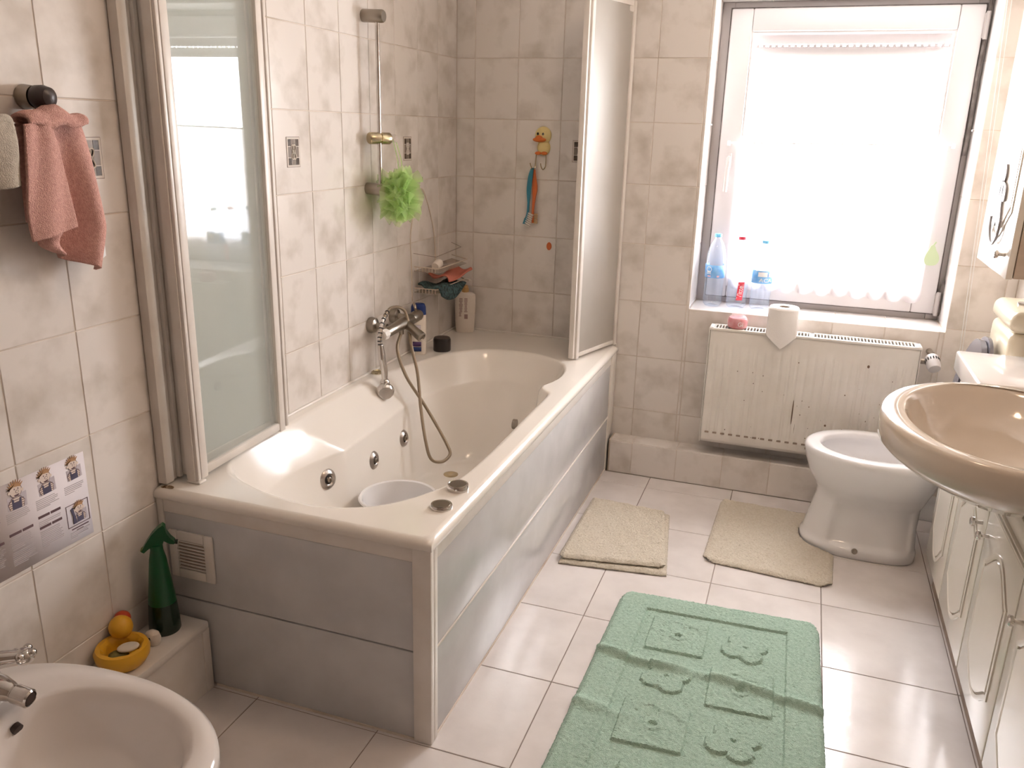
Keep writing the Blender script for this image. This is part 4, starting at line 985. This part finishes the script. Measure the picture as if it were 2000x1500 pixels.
g = G(); g.tube([(2.05, TCY, .19), (2.14, TCY, .185), (2.20, TCY, .15), (2.23, TCY, .09), (2.23, TCY, .002)], .050, 20, sub=16); g.obj('waste_pipe', 'white_cer', to)
g = G(); g.tube([(2.11, TCY, .33), (2.24, TCY, .335), (2.275, TCY, .37), (2.275, TCY, .60)], .022, 14, sub=16); g.obj('flush_pipe', 'white_cer', to)
# raised seat and lid
def seat_pts(hw, ln, n=48, inner=0): return [((hw) * sin(t), ln / 2 - (ln / 2) * cos(t)) for t in [2 * pi * k / n for k in range(n)]]
tilt = R_(7)
def seatf(off):
    def fn(a, b, d): return (2.105 + off + b * sin(tilt) + d * cos(tilt), TCY - .03 + a, .425 + b * cos(tilt) - d * sin(tilt))
    return fn
o_, i_ = seat_pts(.185, .43), [(a, .04 + b) for a, b in seat_pts(.115, .30)]
f_ = seatf(0); g = G(); g.loft([[f_(a, b, 0) for a, b in o_], [f_(a, b, .018) for a, b in o_], [f_(a, b, .018) for a, b in i_], [f_(a, b, 0) for a, b in i_], [f_(a, b, 0) for a, b in o_]], True); g.obj('seat', 'seat_grey', to)
f_ = seatf(.022); g = G(); g.prism(seat_pts(.187, .44), f_, 0, .012); g.obj('lid', 'seat_grey', to)
for y in (-.075, .075):
    g = G(); g.cyl((2.105, TCY - .03 + y, .402), (2.105, TCY - .03 + y, .432), .012, n=14); g.obj('seat_hinge', 'chrome', to)
ci = thing('toilet_cistern', 'cream plastic toilet cistern on the right wall below the wall cabinet', 'cistern', (2.27, -.46, .6))
g = G(); g.box(2.212, XR, -.615, -.305, .60, .915, .025, 4); g.obj('tank', 'cream_plastic', ci)
g = G(); g.box(2.206, XR, -.622, -.298, .912, .985, .030, 5); g.obj('lid', 'cream_plastic', ci)
g = G(); g.cyl((2.27, -.46, .983), (2.27, -.46, .992), .022, n=20); g.obj('flush_button', 'chrome', ci)
g = G(); g.box(2.10, 2.16, -.30, -.25, .155 + .0, .19, .008); yc = g.obj('yellow_sponge', 'yellow_cloth'); tag(yc, 'small yellow sponge on the step behind the toilet', 'sponge'); yc.location = (2.165, -.058, .1565)

# ---------------------------------------------------------------- radiator
ra_ = thing('radiator', 'white panel radiator with chipped paint under the window', 'radiator', (1.62, -.08, .2))
X0, X1, Z0, Z1 = 1.213, 2.034, .218, .724; YFr, YBk = -.120, -.030
def radf(u, v):
    x = X0 + .006 + (X1 - X0 - .012) * u; z = Z0 + (Z1 - Z0 - .004) * v
    amp = 0.0
    if .075 < v < .88: amp = min(1, (v - .075) / .02, (.88 - v) / .02)
    s = (x - X0) / .0335; ph = s - int(s)
    d = .0032 * amp * (1 if .24 < ph < .76 else max(0, 1 - (min(abs(ph - .24), abs(ph - .76)) / .12)))
    return (x, YFr + .004 - d + (.006 if v < .03 else 0), z)
g = G(); g.grid(radf, 200, 34); g.obj('front_panel', 'radiator', ra_, solid=.003, ang=25)
g = G(); g.box(X0 + .006, X1 - .006, YBk - .008, YBk, Z0, Z1 - .006, .002); g.obj('back_panel', 'radiator', ra_)
for x in (X0, X1 - .004):
    g = G(); g.box(x, x + .004, YFr, YBk, Z0 - .002, Z1, .0015); g.obj('side_cover', 'radiator', ra_)
g = G(); g.box(X0, X1, YFr - .002, YFr + .014, Z1 - .006, Z1 + .004, .002); g.box(X0, X1, YBk - .014, YBk, Z1 - .006, Z1 + .004, .002); g.box(X0, X0 + .018, YFr, YBk, Z1 - .006, Z1 + .004, .002); g.box(X1 - .018, X1, YFr, YBk, Z1 - .006, Z1 + .004, .002); g.box(1.612, 1.632, YFr, YBk, Z1 - .006, Z1 + .004, .001); g.obj('grille_frame', 'radiator', ra_)
bar = None; n_ = 62
for k in range(n_):
    x = X0 + .022 + (X1 - X0 - .044) * k / (n_ - 1)
    if bar is None:
        g = G(); g.box(x - .0021, x + .0021, YFr + .012, YBk - .012, Z1 - .003, Z1 + .003); bar = g.obj('grille_bar', 'radiator', ra_); xb = x
    else:
        o = bar.copy(); COL.objects.link(o); o.parent = ra_; o.location.x = x - xb
g = G(); g.box(X0 + .02, X1 - .02, YFr + .02, YBk - .02, Z0 + .02, Z1 - .012); g.obj('grille_shade_block', 'dark', ra_)  # near-black filler block, stands in for the shade between the grille bars
slot = None
for k in range(24):
    x = X0 + .030 + k * .0335
    if slot is None:
        g = G(); g.box(x - .0085, x + .0085, YFr - .0012, YFr + .001, .2605, .2680); slot = g.obj('bottom_slot', 'plinth', ra_); xs = x
    else:
        o = slot.copy(); COL.objects.link(o); o.parent = ra_; o.location.x = x - xs
g = G(); rnd = random.Random(21)
chips = [(1.585, .40, .003, .07), (1.60, .33, .002, .05), (1.72, .36, .006, .006), (1.795, .335, .004, .02), (1.80, .33, .004, .025), (1.785, .345, .003, .012), (1.86, .32, .006, .008), (1.87, .40, .005, .008), (1.85, .63, .006, .008), (1.60, .43, .004, .004), (1.70, .38, .003, .003), (1.90, .42, .004, .004), (1.655, .25, .004, .008)]
chips += [(rnd.uniform(1.3, 2.0), rnd.uniform(.25, .62), rnd.uniform(.0015, .003), rnd.uniform(.0015, .004)) for _ in range(26)]
for (x, z, a, b) in chips: g.sphere((x, YFr + .0006, z), a * .8, .0016, b * .8, 8, 6)
g.obj('paint_chip', 'rust', ra_)
for x in (1.32, 1.93):
    g = G(); g.box(x - .015, x + .015, YBk, -.0005, .30, .66, .002); g.obj('wall_bracket', 'radiator', ra_)
g = G(); g.cyl((2.03, -.075, .665), (2.068, -.075, .665), .011, n=14); g.cyl((2.075, -.003, .692), (2.075, -.085, .692), .012, n=14); g.cyl((2.072, -.078, .66), (2.072, -.078, .705), .013, n=14); vb = g.obj('valve_body', 'brushed', ra_)
g = G(); g.rev([(.020, 0), (.025, .1), (.026, .7), (.022, .92), (.012, 1)], (2.073, -.088, .690), (2.086, -.145, .650), 24); th_ = g.obj('thermostat_head', 'window', ra_)
g = G(); dirv = (Vector((2.086, -.145, .650)) - Vector((2.073, -.088, .690))).normalized(); cen = Vector((2.073, -.088, .690)) + dirv * .024; pa = dirv.orthogonal().normalized(); pb_ = dirv.cross(pa)
for k in range(16):
    t = 2 * pi * k / 16; nn = pa * cos(t) + pb_ * sin(t); g.obox(cen + nn * .0262, (dirv, nn, dirv.cross(nn)), (.012, .002, .004))
g.obj('thermostat_slot', 'dark', th_)

# on the radiator: jar and toilet roll
pj = thing('pink_jar', 'small pink glass jar with printed label on the radiator', 'jar', (1.322, -.075, .728))
g = G(); g.lathe([(.0, 0), (.034, 0), (.040, .006), (.042, .022), (.040, .040), (.036, .045), (.0, .045)], (1.322, -.075, .728), 36); g.obj('body', 'pink_wax', pj)
g = G(); g.lathe([(.036, .045), (.035, .050), (.026, .058), (.024, .064), (.026, .074), (.0245, .074)], (1.322, -.075, .728), 36, caps=False); g.obj('glass_neck', 'glass_clear', pj)
vs, fs = text_geo('Gi', .026)
g = G(); g.add([(1.337 + x * .9, -.075 - math.sqrt(max(1e-6, .0428 ** 2 - (.015 + x * .9) ** 2)) - .0004 - z, .728 + .022 + y) for x, y, z in vs], fs); g.obj('label_print', 'print_white', pj)
tr = thing('toilet_roll', 'white toilet roll with pointed folded end standing on the radiator', 'toilet roll', (1.502, -.072, .728))
g = G(); c = (1.502, -.072, .728); g.lathe([(.021, 0), (.057, 0), (.059, .003), (.059, .104), (.057, .107), (.022, .107), (.021, .104), (.021, 0)], c, 48, caps=False); g.obj('roll', 'tissue', tr)
g = G(); g.lathe([(.0205, .002), (.0205, .106)], c, 32, caps=False); g.obj('core', 'plinth', tr)
def tail(u, v):
    x = -.0605 + .121 * u
    if v < .6: z = .104 - .112 * (v / .6)
    else: t = (v - .6) / .4; x = x * (1 - t) * .995 + .003 * t; z = -.008 - .052 * t
    yy = -.0605 - .004 * v + .035 * (x / .06) ** 2 * (1 - v) ** 1.5
    return (1.502 + x, -.072 + yy, .728 + z)
g = G(); g.grid(tail, 20, 30); g.obj('folded_tail', 'tissue', tr, solid=.0012)

# ---------------------------------------------------------------- water bottles on the sill
def pet(name, x, y, h, r, capm, label, lab):
    b = thing(name, label, 'bottle', (x, y, WZ0))
    g = G(); prof = [(r * .55, .004), (r * .75, 0), (r * .97, .012), (r, .03), (r * .97, .06), (r, .075), (r * .97, .09), (r, .105), (r * .97, .12), (r, .135), (r, h * .60), (r * .99, h * .66), (r * .90, h * .76), (r * .68, h * .86), (r * .36, h * .925), (r * .31, h * .945), (r * .38, h * .95), (r * .38, h * .957), (r * .30, h * .96), (r * .30, h * .985)]
    g.lathe(prof, (x, y, WZ0), 40); g.obj('body', 'pet', b)
    g = G(); g.lathe([(r * .36, h * .955), (r * .37, h * .96), (r * .37, h * .995), (r * .34, h)], (x, y, WZ0), 24); g.obj('cap', capm, b)
    return b
def around(x, y, r, a, z): return (x + r * sin(a), y - r * cos(a), z)
FA = -.05     # labels face the room
b1 = pet('water_bottle', 1.190, .128, .318, .042, 'cap_blue', 'clear water bottle with round-logo blue label in the corner of the sill', None)
g = G(); g.grid(lambda u, v: around(1.190, .128, .0432, -2.4 + 4.8 * u, WZ0 + .128 + .056 * v), 40, 2); lb = g.obj('label', 'label_blue', b1, solid=.0006)
g = G(); g.tube([around(1.190, .128, .0440, -.55 + .28 * cos(t), WZ0 + .165 + .011 * sin(t)) for t in [2 * pi * k / 24 for k in range(24)]], .0012, 6, closed=True)
for zz in (.145, .150, .156): g.grid(lambda u, v: around(1.190, .128, .0440, -.80 + .5 * u, WZ0 + zz + .003 * v), 10, 2)
g.obj('logo', 'print_white', lb)
g = G(); g.grid(lambda u, v: around(1.190, .128, .0442, -.65 + .35 * u, WZ0 + .132 + .007 * v), 8, 2); g.grid(lambda u, v: around(1.190, .128, .0442, .3 + .25 * u, WZ0 + .132 + .008 * v), 8, 2); g.obj('logo_mark', 'print_pink', lb)
b2 = pet('water_bottle', 1.293, .128, .312, .044, 'cap_red', 'clear water bottle with red cap and red upright label', None)
g = G(); g.grid(lambda u, v: around(1.293, .128, .0450, .02 + .62 * u + .10 * v, WZ0 + .040 + .080 * v), 14, 2); lb = g.obj('label', 'label_red', b2, solid=.0006)
vs, fs = text_geo('Vittel', .031)
g = G(); g.add([around(1.293, .128, .0456 + z, .37 - yy / .045 + .06 * (xx / .04), WZ0 + .080 + xx * .92) for xx, yy, z in vs], fs); g.obj('lettering', 'print_white', lb)
b3 = pet('water_bottle', 1.392, .128, .302, .043, 'cap_blue', 'clear water bottle with blue lettered label nearest the window middle', None)
g = G(); g.grid(lambda u, v: around(1.392, .128, .0442, -2.4 + 4.8 * u, WZ0 + .120 + .056 * v), 40, 2); lb = g.obj('label', 'label_blue', b3, solid=.0006)
vs, fs = text_geo('ACA', .028)
g = G(); g.add([around(1.392, .128, .0450 + z, .42 + xx / .045, WZ0 + .134 + yy * .8) for xx, yy, z in vs], fs); g.grid(lambda u, v: around(1.392, .128, .0450, -.35 + .9 * u, WZ0 + .150 + .020 * v), 10, 2); g.obj('lettering', 'print_white', lb)
g = G(); g.grid(lambda u, v: around(1.392, .128, .0452, .66 + .32 * u, WZ0 + .150 + .014 * v), 6, 2); g.obj('label_spot', 'print_pink', lb)

# ---------------------------------------------------------------- vanity with washbasin
van = thing('vanity_cabinet', 'cream vanity cabinet with arched panel doors and chrome knobs under the washbasin', 'cabinet', (2.2, -1.4, 0))
VB = XR - .022
VX, VY0, VY1 = 2.08, -.657, -2.22
g = G(); g.box(VX + .020, VB, VY1, VY0, .10, .62, .002); g.obj('carcass', 'door_white', van)
g = G(); g.box(VX + .038, VB, VY1, VY0 - .01, .0, .10); g.obj('plinth', 'plinth', van)
g = G(); g.box(VX + .006, VX + .024, VY1, VY0, .635, .690, .003); g.box(VX + .006, VX + .024, VY1, -1.80, .690, .782, .002); g.box(VX + .006, VX + .024, -1.02, VY0, .690, .782, .002); g.box(VX + .024, VB, VY0 - .02, VY0, .622, .782, .002); g.obj('fascia', 'door_white', van)
g = G(); g.box(VX - .004, VX + .03, VY1, VY0, .618, .626, .003); g.obj('top_trim', 'door_white', van)
g = G(); g.box(VX - .001, VX + .03, VY1, VY0, .628, .635, .003); g.obj('top_trim', 'door_white', van)
def arch_outline(hw, hh, rise, n=14):
    """cathedral panel: straight sides, curved ends"""
    top = []
    for k in range(n + 1):
        t = -1 + 2 * k / n; top.append((hw * t, hh - rise + rise * (cos(pi * t / 2) ** 1.3 if abs(t) < 1 else 0)))
    bot = [(-a, -b) for a, b in top]
    # small shoulders
    return [(-a, b) for a, b in top][::-1][::-1] + [(-a, b) for a, b in bot]
def door(parent, y0, y1, z0, z1, xf, knob=None, matn='door_white', rise=.07, hw_in=.055, name='door', hh_in=.055):
    yc, zc = (y0 + y1) / 2, (z0 + z1) / 2; hw, hh = abs(y1 - y0) / 2, (z1 - z0) / 2
    g = G(); g.box(xf, xf + .018, min(y0, y1) + .0022, max(y0, y1) - .0022, z0, z1, .003); d = g.obj(name, matn, parent)
    out = arch_outline(hw - hw_in, hh - hh_in, rise)
    fn = lambda s, dd: [(xf - dd, yc + a * s[0], zc + b * s[1]) for a, b in out]
    k = 1 - .014 / max(.03, hw - hw_in); k2 = 1 - .014 / (hh - hh_in)
    g = G(); g.loft([fn((1, 1), -.001), fn((1, 1), .0035), fn(((1 + k) / 2, (1 + k2) / 2), .0045), fn((k, k2), .002), fn((k, k2), .0004)], True); g.obj('moulding', 'door_white', d)
    g = G(); q, q2 = k - .035, k2 - .018
    g.loft([fn((k, k2), .0003), fn((q, q2), .0004)], True); g.obj('groove', 'groove', d)
    g = G(); g.loft([fn((q, q2), 0), fn((q - .015, q2 - .01), .004), fn((.02, .02), .0045)], True, False, True); g.obj('raised_panel', matn, d)
    if knob:
        g = G(); g.rev([(.006, 0), (.005, .4), (.007, .55), (.0125, .68), (.013, .9), (.009, 1)], (xf, knob[0], knob[1]), (xf - .030, knob[0], knob[1]), 20); g.obj('knob', 'chrome', d)
    return d
door(van, -.660, -.990, .118, .612, VX, None)
door(van, -.994, -1.362, .118, .612, VX, (-1.322, .541))
door(van, -1.366, -1.742, .118, .612, VX, (-1.408, .541))
door(van, -1.746, -2.11, .118, .612, VX, (-1.806, .53))

wb = thing('washbasin', 'large cream oval washbasin with white counter on the vanity', 'washbasin', (2.1, -1.4, .78))
PX, PYc = 2.10, -1.405
def ray_rect(th, x0, x1, y0, y1):
    c, s = cos(th), sin(th); r = 1e9
    if c > 1e-9: r = min(r, (x1 - PX) / c)
    if c < -1e-9: r = min(r, (x0 - PX) / c)
    if s > 1e-9: r = min(r, (y1 - PYc) / s)
    if s < -1e-9: r = min(r, (y0 - PYc) / s)
    return r
def ray_ell(th, cx_, cy_, a, b):
    dx_, dy_ = cos(th), sin(th); ox, oy = PX - cx_, PYc - cy_
    A = (dx_ / a) ** 2 + (dy_ / b) ** 2; Bq = 2 * (ox * dx_ / a ** 2 + oy * dy_ / b ** 2); Cq = (ox / a) ** 2 + (oy / b) ** 2 - 1
    return (-Bq + math.sqrt(max(0, Bq * Bq - 4 * A * Cq))) / (2 * A)
angs = sorted([-pi + 2 * pi * k / 260 for k in range(260)] + [math.atan2(y - PYc, x - PX) for x, y in ((2.06, -.645), (XR, -.645), (XR, -2.2), (2.06, -2.2))])
def oell(th, ins=0.0): return min(ray_ell(th, 2.072, -1.410, .292 - ins, .362 - ins), ray_rect(th, 1.0, XR - .001, -3, 0))
def inn(th, s): return ray_ell(th, 2.082, -1.408, .243 * s, .330 * s)
def cl(f, z): return [(PX + f(t) * cos(t), PYc + f(t) * sin(t), z) for t in angs]
# basin: skirt, rim and bowl
g = G(); g.loft([cl(lambda t: oell(t, .13), .700), cl(lambda t: oell(t, .05), .742), cl(lambda t: oell(t, .014), .768), cl(lambda t: oell(t, .002), .782), cl(lambda t: oell(t, 0), .80), cl(lambda t: oell(t, 0), .838), cl(lambda t: oell(t, .004), .847), cl(lambda t: oell(t, .012), .851), cl(lambda t: oell(t, .030), .8515), cl(lambda t: inn(t, 1.0) + .006, .850), cl(lambda t: inn(t, 1.0), .846), cl(lambda t: inn(t, .97), .832), cl(lambda t: inn(t, .90), .79), cl(lambda t: inn(t, .74), .745), cl(lambda t: inn(t, .5), .722), cl(lambda t: inn(t, .15), .712)], True, True, True)
g.obj('basin', 'cream_cer', wb, ang=60)
g = G(); g.lathe([(.026, 0), (.026, .003), (.018, .004)], (2.07, -1.408, .7135), 24); g.obj('drain', 'chrome', wb)
# counter wings beyond the basin
def wing(y0, y1):
    g = G(); g.box(2.06, XR - .001, y0, y1, .784, .8495, .007, 3); return g
wing(-1.05, -.645).obj('counter', 'counter', wb); wing(-2.2, -1.77).obj('counter', 'counter', wb)

# wall cabinet
wc = thing('wall_cabinet', 'white wall cabinet with arched door and silver ornament above the cistern', 'cabinet', (2.2, -.7, 1.13))
g = G(); g.box(2.118, XR, -.938, -.470, 1.135, 2.0, .002); g.obj('carcass', 'shaded_side', wc)
d = door(wc, -.470, -.938, 1.132, 2.0, 2.098, (-.878, 1.195), rise=.09, hw_in=.075, hh_in=.09)
orn = G()
def of(a, b, dd): return (2.094 - dd, -.71 + a, 1.345 + b)
for pts in ([(-.02, .075), (0, .10), (.02, .075), (.012, .05), (-.012, .05)], [(-.05, .035), (-.012, .045), (-.02, .0), (-.055, -.005)], [(.05, .035), (.012, .045), (.02, .0), (.055, -.005)], [(-.018, .045), (.018, .045), (.03, -.02), (.055, -.075), (.02, -.085), (0, -.07), (-.02, -.085), (-.055, -.075), (-.03, -.02)]):
    orn.prism([(p.x, p.y) for p in crom([(a, b, 0) for a, b in pts], 32, True)], of, 0.0005, .006)
orn.obj('ornament', 'ornament_silver', d)
g = G(); g.tube([of(a, b, .006) for a, b in [(-.07, -.06), (-.06, -.105), (-.03, -.13), (0, -.138), (.03, -.13), (.06, -.105), (.07, -.06)]], .004, 8, sub=30); g.obj('ornament_ring', 'ornament_silver', d)

# guessed ceiling lamp, out of view, added to give the room warm fill
lm = bpy.data.materials.new('fill_lamp_globe'); lm.use_nodes = True
nt = lm.node_tree; pb0 = nt.nodes['Principled BSDF']; pb0.inputs['Base Color'].default_value = (1, .95, .9, 1)
pb0.inputs['Emission Color'].default_value = (1.0, .72, .50, 1); pb0.inputs['Emission Strength'].default_value = 30.0
M['lamp'] = lm
cl_ = thing('ceiling_fill_lamp', 'unseen round opal ceiling lamp added as warm fill above the room', 'lamp', (1.45, -1.75, ZC))
g = G(); g.lathe([(.10, 0), (.10, -.02), (.0, -.02)], (1.45, -1.75, ZC), 32); g.obj('base', 'white_trim', cl_)
g = G(); g.sphere((1.45, -1.75, ZC - .075), .11, .11, .06, 28, 14); g.obj('globe', 'lamp', cl_)
